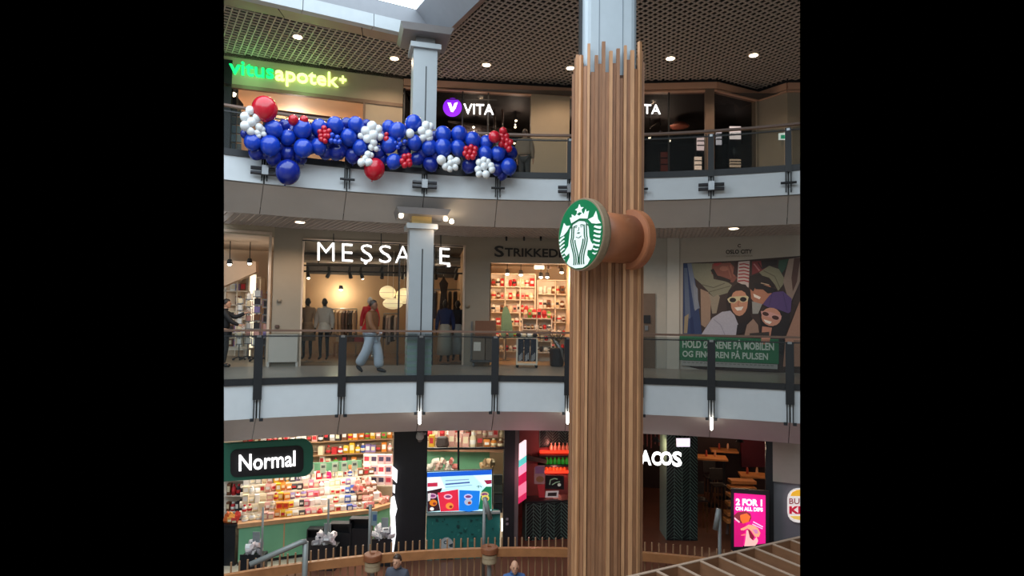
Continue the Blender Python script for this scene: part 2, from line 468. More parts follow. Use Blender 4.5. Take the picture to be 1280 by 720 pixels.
piece(WO, 845, 1016, 0, ZC, 'wall_middle_poster', mat('poster_wall', (176,166,154), 0.7, var=0.02))
# thin pale frames round the two left fronts
fr = piece(WA, 334, 337, 0, 3.5, 'trim_10', mat('pale_trim', (206,184,164), 0.5), 0.16, 0.03)
piece(WA, 262, 337, 3.46, 3.53, 'trim_10', MATS['pale_trim'], 0.1, 0.03, parent=None)
piece(WM, 376, 581, 3.36, 3.42, 'trim_11', MATS['pale_trim'], 0.12, 0.03)
piece(WM, 375.5, 377.5, 0, 3.4, 'trim_12', MATS['pale_trim'], 0.12, 0.03)
piece(WM, 578.5, 580.5, 0, 3.4, 'trim_12', MATS['pale_trim'], 0.12, 0.03)
def room(tag, wall, pa, pb, depth, z0, z1, mf, mw, mc, splay=1.0, side=True):
    A = wall.hit(pa, 395, -0.12); B = wall.hit(pb, 395, -0.12); A.z = B.z = z0
    d = wall.d*splay; back = -wall.n*depth
    C = B+back+d; D = A+back-d; H = Zv*(z1-z0)
    struct(MB().quad(A+Zv*.004, B+Zv*.004, C+Zv*.004, D+Zv*.004), 'floor_'+tag, mf)
    struct(MB().quad(D, C, C+H, D+H), 'wall_%s_back' % tag, mw)
    if side:
        struct(MB().quad(A, D, D+H, A+H), 'wall_%s_left' % tag, mw); struct(MB().quad(C, B, B+H, C+H), 'wall_%s_right' % tag, mw)
    struct(MB().quad(A+H, D+H, C+H, B+H), 'ceiling_'+tag, mc)
    return Wall(D, C)
mw_ = lambda n, c, r=0.7: mat(n, c, r, var=0.03, scale=2)
RA = room('card_shop', WA, 262, 339.5, 4.5, 0, 3.45, mw_('card_floor', (190,160,130), 0.3), mw_('card_wall', (214,190,164)), mw_('card_ceiling', (196,176,156)), 1.5)
RM = room('clothes_shop', WM, 376, 580.5, 5.0, 0, 3.44, mw_('clothes_floor', (150,112,82), 0.3), mw_('clothes_wall', (184,152,120)), mw_('clothes_ceiling', (54,50,50)), 0.6)
RS = room('yarn_shop', WS, 613, 714, 4.2, 0, 3.2, mw_('yarn_floor', (178,140,100), 0.3), mw_('yarn_wall', (226,204,176)), mw_('yarn_ceiling', (222,196,164)), 0.2)
# ================================================================ TOP FLOOR SHOP FRONTS
VA = Wall((-8.6, 16.39), (-3.35, 18.04)); VB = Wall((-3.35, 18.04), (1.8, 18.61)); VC = Wall((1.8, 18.61), (3.0, 18.3)); VD = Wall((3.0, 18.24), (6.06, 17.95))
VE = Wall((6.06, 17.95), (7.63, 18.73)); VF = Wall((7.63, 18.73), (8.17, 17.93)); VG = Wall((8.17, 17.93), (9.4, 17.9))
Z2 = 4.81; ZT = 8.75
def zat(wall, px, py): return wall.hit(px, py).z
vh = zat(VA, 400, 119)
def piece2(wall, pa, pb, z0, z1, name, m, th=0.15, off=0.0, lab=None):
    """same as piece() with columns read at the height of the top floor"""
    A = wall.hit(pa, 150, off); B = wall.hit(pb, 150, off); A.z = B.z = z0
    return struct(MB().prism([A, B, B+Zv*(z1-z0), A+Zv*(z1-z0)], -wall.n*th), name, m, lab=lab)
piece2(VA, 262, 503, vh, ZT, 'wall_upper_header', M['cream'])
piece2(VA, 455.5, 503, Z2, vh, 'wall_upper_pier', M['cream'], 0.3)
piece2(VA, 262, 288, Z2, 8.4, 'wall_upper_jamb', M['dark'], 0.3, 0.04)
piece2(VA, 262, 503, vh-.08, vh+.02, 'trim_13', mat('header_rim', (120,96,78), 0.5), 0.12, 0.04)
piece2(VA, 454, 456.5, Z2, vh, 'trim_14', MATS['header_rim'], 0.2, 0.03)
corn = mat('pink_cornice', (206,160,134), 0.5, var=0.03)
def strip(ws, z0, z1, name, m, off, th):
    mb = MB()
    for w_ in ws:
        a = w_.A+w_.n*off; b = w_.B+w_.n*off; a.z = b.z = z0
        mb.prism([a, b, b+Zv*(z1-z0), a+Zv*(z1-z0)], -w_.n*th)
    return struct(mb, name, m)
strip([VB, VC, VD, VE, VF, VG], 8.3, 8.5, 'trim_15', corn, 0.06, 0.2)
strip([VB, VC, VD, VE, VF, VG], 8.22, 8.27, 'trim_16', corn, 0.05, 0.2)
strip([VA, VB, VC, VD, VE, VF, VG], 8.5, 8.76, 'trim_17', M['dark'], 0.0, 0.2)
piece2(VB, 664, 712, Z2, 8.3, 'wall_upper_pier', M['cream'], 0.3, 0.05)
piece2(VB, 700.5, 712, Z2, 8.3, 'wall_upper_edge', M['cream'], 0.3, 0.08) if False else None
piece2(VE, 946, 952, Z2, 8.3, 'wall_upper_corner', M['taupe'], 0.2)
struct(MB().prism([VF.A+Zv*Z2, VF.B+Zv*Z2, VF.B+Zv*8.3, VF.A+Zv*8.3], -VF.n*0.15), 'wall_upper_return', M['taupe'])
struct(MB().prism([VG.A+Zv*Z2, VG.B+Zv*Z2, VG.B+Zv*8.3, VG.A+Zv*8.3], -VG.n*0.15), 'wall_upper_right', M['taupe'])
piece2(VD, 881.5, 893, Z2, 8.3, 'trim_18', mat('brown_post', (120,98,84), 0.5), 0.15, 0.06)
for k in (0,):
    struct(MB().quad((-12, 23.5, Z2), (12, 23.5, Z2), (12, 23.5, 8.6), (-12, 23.5, 8.6)), 'wall_upper_back', mw_('vita_back', (46,40,40)))
    struct(MB().quad((-3.3, 18.1, 8.25), (12, 18.1, 8.25), (12, 23.5, 8.25), (-3.3, 23.5, 8.25)), 'ceiling_vita', mw_('vita_ceiling', (60,54,52)))
    struct(MB().quad((-3.35, 18.1, Z2), (-3.6, 23.5, Z2), (-3.6, 23.5, 8.3), (-3.35, 18.1, 8.3)), 'wall_upper_party', mw_('vita_party', (54,46,42)))
RV = room('pharmacy', VA, 288, 455, 4.5, Z2, vh-.02, mw_('pharm_floor', (170,150,130)), mw_('pharm_wall', (222,186,154)), mw_('pharm_ceiling', (230,194,160)), 1.0)

# ================================================================ GROUND FLOOR SHELL
def pr(px, R, z=-4.81, py=620):
    p = onr(px, py, R); p.z = z; return p
DZ = -4.81; HT = -1.45
def block(pa, pb, R, dep, z0, z1, name, m, lab=None):
    A, B = pr(pa, R), pr(pb, R); n = Wall(A, B).n
    A.z = B.z = z0
    return struct(MB().prism([A, B, B+Zv*(z1-z0), A+Zv*(z1-z0)], -n*dep), name, m, lab=lab)
block(491, 533, 15.5, 0.6, DZ, HT, 'wall_ground_column', M['dark'], 'black column between the ground floor shops')
block(629.5, 643, 15.6, 0.5, DZ, HT, 'wall_ground_column', M['dark'])
block(643, 648, 15.62, 0.4, DZ, HT, 'wall_ground_edge', mat('grey_jamb', (96,86,86), 0.5))
block(957, 967, 15.5, 0.4, DZ, HT, 'wall_ground_column', M['dark'])
block(966, 1020, 15.5, 0.3, -2.52, HT, 'wall_ground_band', mat('cream_band', (176,164,152), 0.6, var=0.03))
block(966, 1020, 15.6, 0.3, DZ, -2.52, 'wall_ground_right', mat('grey_shop_wall', (118,117,122), 0.6, var=0.03))
# back walls and partitions
struct(MB().arc(23.5, DZ, 23.5, HT, T0, radians(-7.5), 20), 'wall_ground_shop_back', mw_('normal_back', (228,214,190)))
struct(MB().arc(22.5, DZ, 22.5, HT, radians(-7), T1, 20), 'wall_ground_dark_back', mw_('tacos_back', (46,26,26)))
a, b = pol(15.9, theta(pr(640, 15.6)), DZ), pol(23.5, theta(pr(640, 15.6))+.01, DZ)
struct(MB().prism([a, b, b+Zv*3.36, a+Zv*3.36], Vector((.08, 0, 0))), 'wall_ground_party', M['darkwarm'])
struct(MB().arc(15.6, DZ+.004, 23.5, DZ+.004, T0, theta(pr(636, 15.6)), 20), 'floor_normal_shop', mw_('pale_shop_floor', (212,196,172), 0.3))
# the far sides of the atrium, behind and beside the viewpoint: pale gallery walls that throw daylight back
gal = mw_('gallery_wall', (206,198,188))
struct(MB().quad((-15, -8, DZ), (15, -8, DZ), (15, -8, 8.75), (-15, -8, 8.75)), 'wall_opposite', gal, cut=False)
struct(MB().quad((-15, -8, DZ), (-15, 11.5, DZ), (-15, 11.5, 8.75), (-15, -8, 8.75)), 'wall_side_left', gal, cut=False)
struct(MB().quad((15, 11.5, DZ), (15, -8, DZ), (15, -8, 8.75), (15, 11.5, 8.75)), 'wall_side_right', gal, cut=False)
struct(MB().quad((-15, -8, 8.9), (15, -8, 8.9), (15, 11.4, 8.9), (-15, 11.4, 8.9)), 'ceiling_near', gal, cut=False) if False else None

# dark upper band above the clothes shop's back wall
A, B = RM.A+RM.n*.05, RM.B+RM.n*.05; A.z = B.z = 2.78
struct(MB().prism([A, B, B+Zv*.66, A+Zv*.66], RM.n*.05), 'wall_clothes_shop_upper', mw_('dark_upper_band', (70,66,66)))
# ================================================================ BALUSTRADES
def balustrade(lv, lab):
    z = ZF[lv]; zt = z+(1.03 if lv == 1 else 0.92)
    root = empty('glass_balustrade', pol(RR, 0.0, z), lab, 'railing')
    MB_ = MB(); th = [T0+(T1-T0)*i/60 for i in range(61)]
    mb = MB(); mb.arc(RR-.055, zt-.022, RR+.055, zt-.022, T0, T1, 60, th=0.045)
    mb.build('handrail', M['rail'], root, cut=True)
    MB().arc(RR-.02, zt-.13, RR+.02, zt-.13, T0, T1, 60, th=0.025).build('lower_rail', M['black'], root, cut=True)
    MB().arc(RR-.03, z-.12, RR-.03, z+.02, T0, T1, 60, th=0.09).build('bottom_channel', M['black'], root, cut=True)
    for a, b in zip(EDG, EDG[1:]):
        MB().arc(RR-.008, z+.02, RR-.008, zt-.06, a+.006, b-.006, 6, th=0.016).build('glass_panel', M['glass'], root, cut=True)
    for i, t in enumerate(PT):
        c = lambda r, zz: pol(r, t, zz); rz = -t
        wd = 0.17 if lv == 1 else 0.13
        mb = MB()
        if lv == 1:
            mb.box(c(RR-.05, (zt-.1+z-.42)/2), (wd, .05, zt-.1-(z-.42)), rz)
            for s in (-1, 1):
                p = c(RR-.05, z-.62)+Vector((cos(t)*s*.06, -sin(t)*s*.06, 0)); mb.box(p, (.022, .045, .42), rz)
                p = p+Vector((cos(t)*s*.03, -sin(t)*s*.03, -.22)); mb.box(p, (.075, .06, .06), rz)
        else:
            mb.box(c(RR-.05, (zt-.08+z-.14)/2), (wd, .05, zt-.08-(z-.14)), rz)
            for s in (-1, 1):
                p = c(RR-.05, z-.36)+Vector((cos(t)*s*.05, -sin(t)*s*.05, 0)); mb.box(p, (.03, .045, .46), rz)
        ps = mb.build('post', M['black'], root, cut=True)
        if ps is None: continue
        tp = MB().box(c(RR-.055, zt-.12), (wd*.5, .06, .05), rz).build('post_cap', M['chrome'], ps)
        if lv == 2:
            lit_ = i in (0, 2, 4, 6)
            ax = Vector((cos(t), -sin(t), 0)); k = c(RR-.13, z-.4)
            w_ = .28 if lit_ else .16
            mb = MB()
            for dz in (.05, -.05) if lit_ else (0,):
                mb.tube([k-ax*w_+Zv*dz, k+ax*w_+Zv*dz], .04 if lit_ else .028, 10)
            mb.build('spotlight_arm', M['black'] if not lit_ else mat('dark_steel', (70,70,74), 0.35, 0.5), ps)
            if lit_: MB().box(c(RR-.17, z-.38), (.13, .06, .2), rz).build('bracket_plate', M['chrome'], ps)
        elif i in (2, 4, 6):
            p = c(RR-.11, z-.95)
            MB().lathe(p, [(.012,.15),(.03,.12),(.034,0),(.03,-.1),(.012,-.13)], 10).build('lit_bulb', mat('bulb_glow', (255,255,255), emit=(255,246,228), es=14, var=0), ps, smooth=True)
    return root
BAL1 = balustrade(1, 'glass balustrade with black posts and wooden handrail along the middle floor balcony')
BAL2 = balustrade(2, 'glass balustrade along the top floor balcony behind the balloons')

# ================================================================ WHITE COLUMN
CB = onz(519, 470, 0.0); CB = Vector((CB.x, CB.y+.36, 0)); crz = radians(15)
root = empty('white_column', (CB.x, CB.y, 0), 'white square column with dark slot standing behind the balloons and glass railings', 'column')
R2 = Matrix.Rotation(crz, 3, 'Z'); wc = .56
def colbox(z0, z1, w_, dx=0, dy=0, d=None):
    return MB().box(Vector((CB.x, CB.y, (z0+z1)/2))+R2@Vector((dx, dy, 0)), (w_, w_ if d is None else d, z1-z0), crz)
cm = mat('column_white', (158,164,168), 0.4, var=0.02)

colbox(0, 3.42, wc).build('shaft', cm, root)
colbox(Z2, 7.72, wc).build('shaft', cm, root)
for z0, z1 in ((0.2, 2.95), (Z2, 7.3)):
    colbox(z0, z1, .025, .02, -wc/2-.002, .012).build('slot', M['black'], root)
for zc in (3.42, 7.72):
    colbox(zc, zc+.12, wc+.16).build('collar', cm, root)
    colbox(zc+.12, zc+.3, wc-.1).build('neck', mat('brass_neck', (214,190,130), 0.35, 0.3) if zc < 5 else mat('grey_neck', (110,108,108), .5), root)
    mb = MB(); c = Vector((CB.x, CB.y, zc+.3)); 
    t0 = [c+R2@Vector((x*.55, y*.55, 0)) for x, y in ((-1,-1),(1,-1),(1,1),(-1,1))]
    t1 = [c+R2@Vector((x*.62, y*.62, .14)) for x, y in ((-1,-1),(1,-1),(1,1),(-1,1))]
    mb.add(t0+t1, [(3,2,1,0),(4,5,6,7),(0,1,5,4),(1,2,6,5),(2,3,7,6),(3,0,4,7)]).build('capital', mat('capital_grey', (132,128,128), 0.4, var=0.03), root)
    if zc < 5:
        for sx, sy in ((-.5, -.4), (.55, -.3), (.75, 0.05)):
            p = c+R2@Vector((sx, sy, -.04))
            MB().lathe(p, [(.03,.06),(.055,.02),(.05,-.03),(.03,-.05)], 10).build('spotlight', mat('spot_glow', (255,240,214), emit=(255,230,190), es=10, var=0), root, smooth=True)
        lamp('column_spot', c+R2@Vector((.35, -.55, -.3)), 5, WARM, .04, root)
for k in range(6):      # reflected striping at the foot, painted on as bands
    z0 = .06+k*.14
    colbox(z0, z0+.07, wc+.012).build('reflection_band', rgb((150,168,158)), root)

# ================================================================ WOOD-CLAD PILLAR WITH ROUND SIGN
PC = Vector((1.585, 10.3, 0))
root = empty('wood_clad_pillar', (PC.x, PC.y, DZ), 'tall pillar clad in vertical oak slats, carrying a round green sign', 'pillar')
pw = mat('pillar_white', (172,182,190), 0.4, var=0.02)
mb = MB(); w_ = .435; rr_ = .1
outl = []
for sx, sy, a0 in ((1,-1,-90), (1,1,0), (-1,1,90), (-1,-1,180)):
    for i in range(4):
        a = radians(a0+30*i); outl.append(Vector((PC.x+sx*(w_-rr_)+rr_*cos(a), PC.y+sy*(w_-rr_)+rr_*sin(a), DZ)))
mb.prism(outl, Zv*(8.75-DZ)); mb.build('core', pw, root)
for x in (-.2, 0.19): MB().box((PC.x+x, PC.y-w_, 7.0), (.012, .012, 3.4)).build('joint', rgb((120,130,140)), root)
MB().box((PC.x-w_-.02, PC.y+.1, 7.0), (.03, .3, 3.4)).build('joint', M['black'], root)
rs = random.Random(3)
sp = []                       # slat centres around a rounded square
W2 = .505
def rsq(t):                   # perimeter of a rounded square, t in 0..1 starting at back left, running along front
    hw, r = W2, .16; L = 2*(hw-r); per = 4*L+2*pi*r; s = t*per
    for ang, c0, c1 in ((-90,(-hw+r,-hw),(hw-r,-hw)), (0,(hw,-hw+r),(hw,hw-r)), (90,(hw-r,hw),(-hw+r,hw)), (180,(-hw,hw-r),(-hw,-hw+r))):
        if s < L:
            k = s/L; return (c0[0]+(c1[0]-c0[0])*k, c0[1]+(c1[1]-c0[1])*k, radians(ang+90))
        s -= L; q = pi*r/2
        if s < q:
            a = radians(ang)+s/r; ex, ey = {-90:(hw-r,-hw+r), 0:(hw-r,hw-r), 90:(-hw+r,hw-r), 180:(-hw+r,-hw+r)}[ang]
            return (ex+r*cos(a), ey+r*sin(a), a+pi/2)
        s -= q
    return (-hw, -hw+r, 0)
NS = 64; mat('dark_oak2', (120,80,54), .6, var=.15, stretch=(6,6,.6))
for i in range(NS):
    x, y, a = rsq((i+.5)/NS)
    top = 5.62+rs.uniform(-.1, .34) if i % 2 else 5.62+rs.uniform(-.3, .1)
    push = rs.choice((.03, .02, .036)) if i % 2 else rs.choice((-.018, -.006, .004))
    wd = rs.choice((.045, .055, .065)) if i % 2 else .06
    nx, ny = sin(a), -cos(a)
    c = Vector((PC.x+x+nx*push, PC.y+y+ny*push, 0))
    z0 = DZ
    MB().box(c+Zv*((z0+top)/2), (wd, .05, top-z0), a).build('slat', rs.choice((M['wood'], M['wood'], M['woodd'])) if i % 2 else rs.choice((M['woodd'], M['woodd'], MATS['dark_oak2'])), root)
MB().box((PC.x, PC.y, 0.3), (W2*2-.1, W2*2-.1, 10.2)).build('backing', mat('dark_oak', (92,58,38), 0.7), root)
# spool-shaped sign: near disc, drum, far disc
AX = Vector((sin(radians(58)), cos(radians(58)), 0))
DN = ony(724, 293, 9.2)                        # centre of the green face
sg = empty('round_sign', DN-Zv*.56, 'round green and white siren emblem on a brown drum fixed across the wooden pillar', 'sign')
RD = 92/2/F*9.2*1.0
Rax = Matrix((AX.cross(Zv).normalized(), Zv, AX)).transposed()   # lathe axis -> AX, x across, y up
def along(t): return DN+AX*t
MB().lathe(along(.015), [(RD*.95, 0), (RD*.985, 0), (RD, .02), (RD, .11), (RD*.97, .15), (RD*.7, .17)], 48, Rax).build('near_disc', mat('rim_bronze', (150,128,104), 0.4, 0.2), sg, smooth=False)
MB().lathe(along(.16), [(RD*.7, 0), (RD*.7, .82)], 40, Rax).build('drum', M['drum'], sg, smooth=True)
MB().lathe(along(.97), [(RD*.68, 0), (RD*.85, .01), (RD*.87, .04), (RD*.87, .16), (RD*.84, .18)], 48, Rax).build('far_disc', M['drum'], sg, smooth=False)
fc = MB().lathe(along(.006), [(RD*.95, 0), (RD*.95, .012)], 48, Rax).build('green_face', mat('siren_green', (0,112,66), 0.4, var=0, emit=(0,112,66), es=.08), sg)
E1 = AX.cross(Zv).normalized()
if E1.x < 0: E1 = -E1
sw = mat('siren_white', (226,234,230), 0.4, var=0, emit=(236,244,240), es=.25)
sgn = mat('siren_line', (0,84,52), 0.4, var=0, emit=(0,84,52), es=.05)
class Disc:
    def __init__(s, m, k): s.mb = MB(); s.m = m; s.k = k
    def map(s, x, y):
        u, v = (x-230)/178*.95*RD, -(y-365)/310*.95*RD; q = hypot(u, v)
        if q > RD*.935: u, v = u*RD*.935/q, v*RD*.935/q
        return DN-AX*(.002+.0015*s.k)+E1*u+Zv*v
    def poly(s, pts): s.mb.prism([s.map(*p) for p in pts], AX*.004); return s
    def wave(s, pts, w_, w1=None):
        n = len(pts); L = []; Rr = []
        for i, p in enumerate(pts):
            a = pts[max(i-1,0)]; b = pts[min(i+1,n-1)]; d = hypot(b[0]-a[0], b[1]-a[1]) or 1
            ww = w_ if w1 is None else w_+(w1-w_)*i/(n-1)
            nx, ny = -(b[1]-a[1])/d*ww/2, (b[0]-a[0])/d*ww/2
            L.append((p[0]+nx, p[1]+ny)); Rr.append((p[0]-nx, p[1]-ny))
        for i in range(n-1): s.poly([L[i], L[i+1], Rr[i+1], Rr[i]])
        return s
d = Disc(sw, 1)
d.poly([(230,92),(242,124),(266,130),(248,148),(254,178),(231,166),(208,180),(212,150),(194,136),(218,125)])
d.poly([(150,198),(172,214),(166,170),(195,194),(206,178),(231,196)]); d.poly([(231,196),(256,176),(266,192),(282,148),(288,176),(308,170),(297,238),(232,222),(164,252),(150,198)])
# head, hair and body
d.poly([(152,330),(158,290),(178,258),(230,238),(276,250),(300,285),(308,340),(312,400),(322,440),(345,482),(330,520),(300,515)][::1]+[(296,560),(318,600),(300,640),(262,666),(200,668),(150,640),(128,610),(152,560),(150,520),(122,545),(104,510),(140,455)])
# tails
d.poly([(100,236),(122,268),(156,270),(128,318),(100,350),(66,362),(78,318)])
d.poly([(362,186),(372,225),(378,262),(400,300),(366,298),(330,286),(302,246),(342,232)])
for i in range(7):
    t = i/6
    d.wave([(60+10*t, 400+36*i-2), (82+10*t, 378+36*i), (104+8*t, 378+36*i-14)], 20-8*t, 14-6*t)
    d.wave([(402-18*t, 330+38*i+8), (375-16*t, 330+38*i), (350-12*t, 330+38*i-14)], 24-9*t, 15-6*t)
d.mb.build('siren_emblem', sw, fc)
d = Disc(sgn, 5)
for s, xs in ((-1, (188, 172, 206)), (1, (272, 290, 256))):
    for q, x0 in enumerate(xs):
        pts = []
        for i in range(15):
            y = 285+25*i; amp = 15 if i > 4 else 3
            pts.append((x0+s*(amp*sin((y-300)/62.0)+max(0, (y-420))*.0)+s*(-6 if y > 400 else 0), y))
        d.wave(pts[(0 if q < 2 else 5):], 8)
d.wave([(160,300),(180,262),(230,240),(278,254),(304,300)], 6)
d.wave([(190,292),(200,284),(214,284)], 7); d.wave([(240,284),(254,282),(264,288)], 7); d.wave([(196,300),(214,298)], 3); d.wave([(240,298),(260,300)], 3)
d.wave([(230,300),(228,326),(220,332)], 3); d.poly([(212,350),(226,345),(242,350),(228,358)]); d.wave([(206,384),(228,396),(250,382)], 5)
d.poly([(222,190),(231,182),(240,190),(231,194)])
d.mb.build('siren_lines', sgn, fc)['kind'] = 'stuff'

# ================================================================ DOWNLIGHTS
def downlight(px, py, z, lab, power=14, r=.12, soft=False):
    p = onz(px, py, z-.02)
    root = empty('downlight', p, lab, 'light', 'ceiling downlights')
    mb = MB().lathe(p, [(r*.8, .0), (r*1.05, -.01), (r*1.05, .06), (r*.8, .06)], 16); mb.build('trim_ring', rgb((210,196,180)), root)
    MB().lathe(p-Zv*.016, [(r*.82, 0), (r*.82, .01)], 16).build('lens', mat('downlight_lens', (255,255,255), emit=(255,236,206), es=9, var=0), root)
    lamp('downlight_lamp', p-Zv*.06, power, WARM, .06, root, 'SPOT', radians(150), p-Zv*2)
for px, py, lab in ((372,46,'round ceiling downlight above the green pharmacy sign'), (493,73,'round ceiling downlight just left of the white column capital'),
    (608,81,'round ceiling downlight over the purple sign'), (713,85,'round ceiling downlight left of the wooden pillar top'),
    (838,73,'round ceiling downlight right of the wooden pillar top'), (942,69,'round ceiling downlight at the upper right corner')):
    downlight(px, py, 8.6, lab, 100, .13)
downlight(375, 277.5, 3.67, 'round soffit downlight between the balloons and the clothes shop sign', 120, .13)
downlight(742, 288.5, 3.67, 'added unseen soffit downlight behind the wooden pillar', 110, .13)  # added lamp, hidden from view, to brighten the shop header
downlight(917, 285.5, 3.67, 'round soffit downlight above the large poster', 70, .13)

# ================================================================ BALLOON GARLAND
BG = 'balloons of the garland on the top floor railing'
proto = {}
def balloon(px, py, rp, m, lab, depth=0.0, squash=1.0):
    p = onr(px, py, RR-.1-rp/53.0-depth); dist = (p-CAM).dot(FW); r = rp/F*dist
    key = (m.name, rp > 8)
    if key not in proto:
        n, k = (18, 12) if rp > 8 else (12, 8)
        mb = MB(); prof = []
        for i in range(k+1):
            a = -pi/2+pi*i/k; z = sin(a); rad = max(cos(a), .02); prof.append((rad*(1.0 if z > 0 else 1-.08*z*z), z*(1.06 if z > 0 else 1.14)))
        mb.lathe((0,0,0), prof, n); mb.lathe((0,0,-1.2), [(.09,-.06),(.03,.06)], 6)
        o = mb.build('balloon', m, None, True, origin=Vector((0,0,0))); proto[key] = o; first = True
    else: o = proto[key].copy(); COL.objects.link(o); first = False
    o.location = p; o.scale = (r, r, r*squash)
    rb = random.Random(int(px*7+py*13)); o.rotation_euler = (rb.uniform(-.5,.5)+.3, rb.uniform(-.5,.5), rb.uniform(0,6))
    label(o, lab, 'balloon', BG); return o
balloon(331,136,15.5, M['red'], 'largest red balloon, on top of the left end of the garland', .2)
balloon(468,211,13, M['red'], 'big red balloon hanging below the railing under the white cluster', .1)
balloon(360,215,15, M['navy'], 'biggest blue balloon, hanging lowest over the white balcony edge', .1)
bl = 'shiny royal blue balloon packed into the garland on the railing'
for x, y, r in ((341.7,161,11),(360,171.7,9.5),(337.5,181.7,12.5),(378,161,11.5),(379,185,11.5),(316,177.5,10.5),(399,159,10),(419,156.7,10.5),(445,155.8,10),(436,171.7,10.5),
    (398,183,10),(450,184,9.5),(497,164,11),(516.7,154,10.5),(518,178,9.5),(554,168,10.5),(574,168,10.5),(554,184,11),(572.5,185,10),(536.7,184,10),(591,175,10),(608,178,9),(606.7,191.7,9.5),(622.5,191.7,9.5),(636,208,10),(492.5,201.7,9.5),(486,159,8.5),(487,181,10)):
    balloon(x, y, r, M['blue'], bl, .18+.1*((x*3+y) % 3)/3)
nb = 'darker blue balloon at the back of the garland on the railing'
for x, y, r in ((356,157.5,8),(306.7,168,6),(321,190,10),(341.7,196,10),(360,191.7,10),(375,196,9),(433,155,8),(421.7,189,11),(407,190,9),(441,194,10),(458,155,6),(473,191,10),(521.7,198,9),(538,205,9.5),(543,172,8),(638,191.7,9),(586.7,206.7,9.5),(621.7,210,9.5),(628,218,7),(330,172,9),(390,172,9),(505,188,9),(465,175,9),(350,182,9),(347,172,9),(368,180,9),(388,183,9),(410,178,9),(428,183,9),(447,172,8),(480,172,9),(503,198,8),(528,190,9),(545,195,9),(563,177,9),(582,190,8),(598,185,9),(598,198,8),(614,200,8),(630,203,9),(465,186,9),(330,190,9),(388,168,8),(366,165,8),(428,165,8),(478,198,8),(412,166,8)):
    balloon(x, y, r, M['navy'], nb, .02)
wl = 'small white balloon of the %s'
for lab, P in (('white bunch at the left end of the garland', ((312.5,138,5.5),(306,146,5.8),(321,147,5.5),(306.3,157.5,6),(314,152.5,6),(313,164,5),(324,159,5),(321.7,166,4),(327.5,161.7,4),(329.5,167.5,3.5),(323,170,3.5))),
    ('long white bunch beside the white column', ((465,158,6.5),(456.7,164,6),(472.5,161.7,5.5),(466.7,169,6.5),(459,173,5.5),(475,171,4.5),(451,170,4),(466.7,178,5),(464,184,4),(470,186,3.5),(460,193,4.5),(464,194,3.5),(451.7,203,5),(461,203,5),(456.7,198,4))),
    ('white bunch right in front of the white column', ((512.5,166.7,5.5),(532.5,156.7,5.5),(538,158,4.5),(527.5,164,5.5),(536,167.5,5.5),(529,171.7,4.5),(537,172,4.5))),
    ('low white bunch under the blue balloons, right of the column', ((551.7,200,6),(563,198,4),(571,201,4.5),(556.7,208,4.5),(563,204,4.5),(569,209,4),(561.7,211,4),(566,203,4))),
    ('white bunch at the right end of the garland', ((605,200,4.5),(610,202,4),(599,203,4.5),(614,207.5,4.5),(605,208,5),(597.5,211.7,4.5),(599,217.5,4.5),(607.5,218,5),(615,211.7,4.5)))):
    for x, y, r in P: balloon(x, y, r, M['pearl'], wl % lab, .42)
rl = 'small red balloon of the %s'
for lab, P in (('pair above the left blue balloons', ((366.7,150,6.5),(380,150,5.5))),
    ('red knot left of the small blue knot', ((405,160,3.5),(411,164,3.5),(400,165,3.5),(406.7,170,3.7),(401,170,3.5),(410,170,3.5),(406,176,3.5),(401.5,174,3.5),(406,165,3.5))),
    ('thin red tail beside the long white bunch', ((483,168,2.8),(483,173.5,3.5))),
    ('low red knot under the column', ((506,196,4),(511,195,3.7),(503,201.7,4),(511,201.7,4),(506,206,4),(512,205,3.7))),
    ('red knot between blue balloons right of the low white bunch', ((583,186,3.7),(589,184,3.7),(594,186,3.7),(581.5,191.7,3.7),(587.5,190,3.7),(593,191.7,3.7),(585,196,3.7),(591,196,3.7))),
    ('tall red bunch at the right end of the garland', ((618,171,7.5),(629,164,5),(627.5,170,4),(633,170,4),(628,175,4),(634,176,4),(626.7,180,4),(633,182,4),(638,178,4),(636.5,186,4)))):
    for x, y, r in P: balloon(x, y, r, M['red'], rl % lab, .45)
for x, y, r in ((415,169,3.5),(421.7,171.7,3.5),(419,176.7,3.5),(424,177.5,3.5),(414,176,3.5)): balloon(x, y, r, M['blue'], 'tiny blue balloon of the knot beside the small red knot', .45)
for x, y, r in ((499,174,3),(494,179,3),(500,180,3),(506,177,3),(497,184,3)): balloon(x, y, r, M['blue'], 'tiny blue balloon of the knot left of the column', .45)
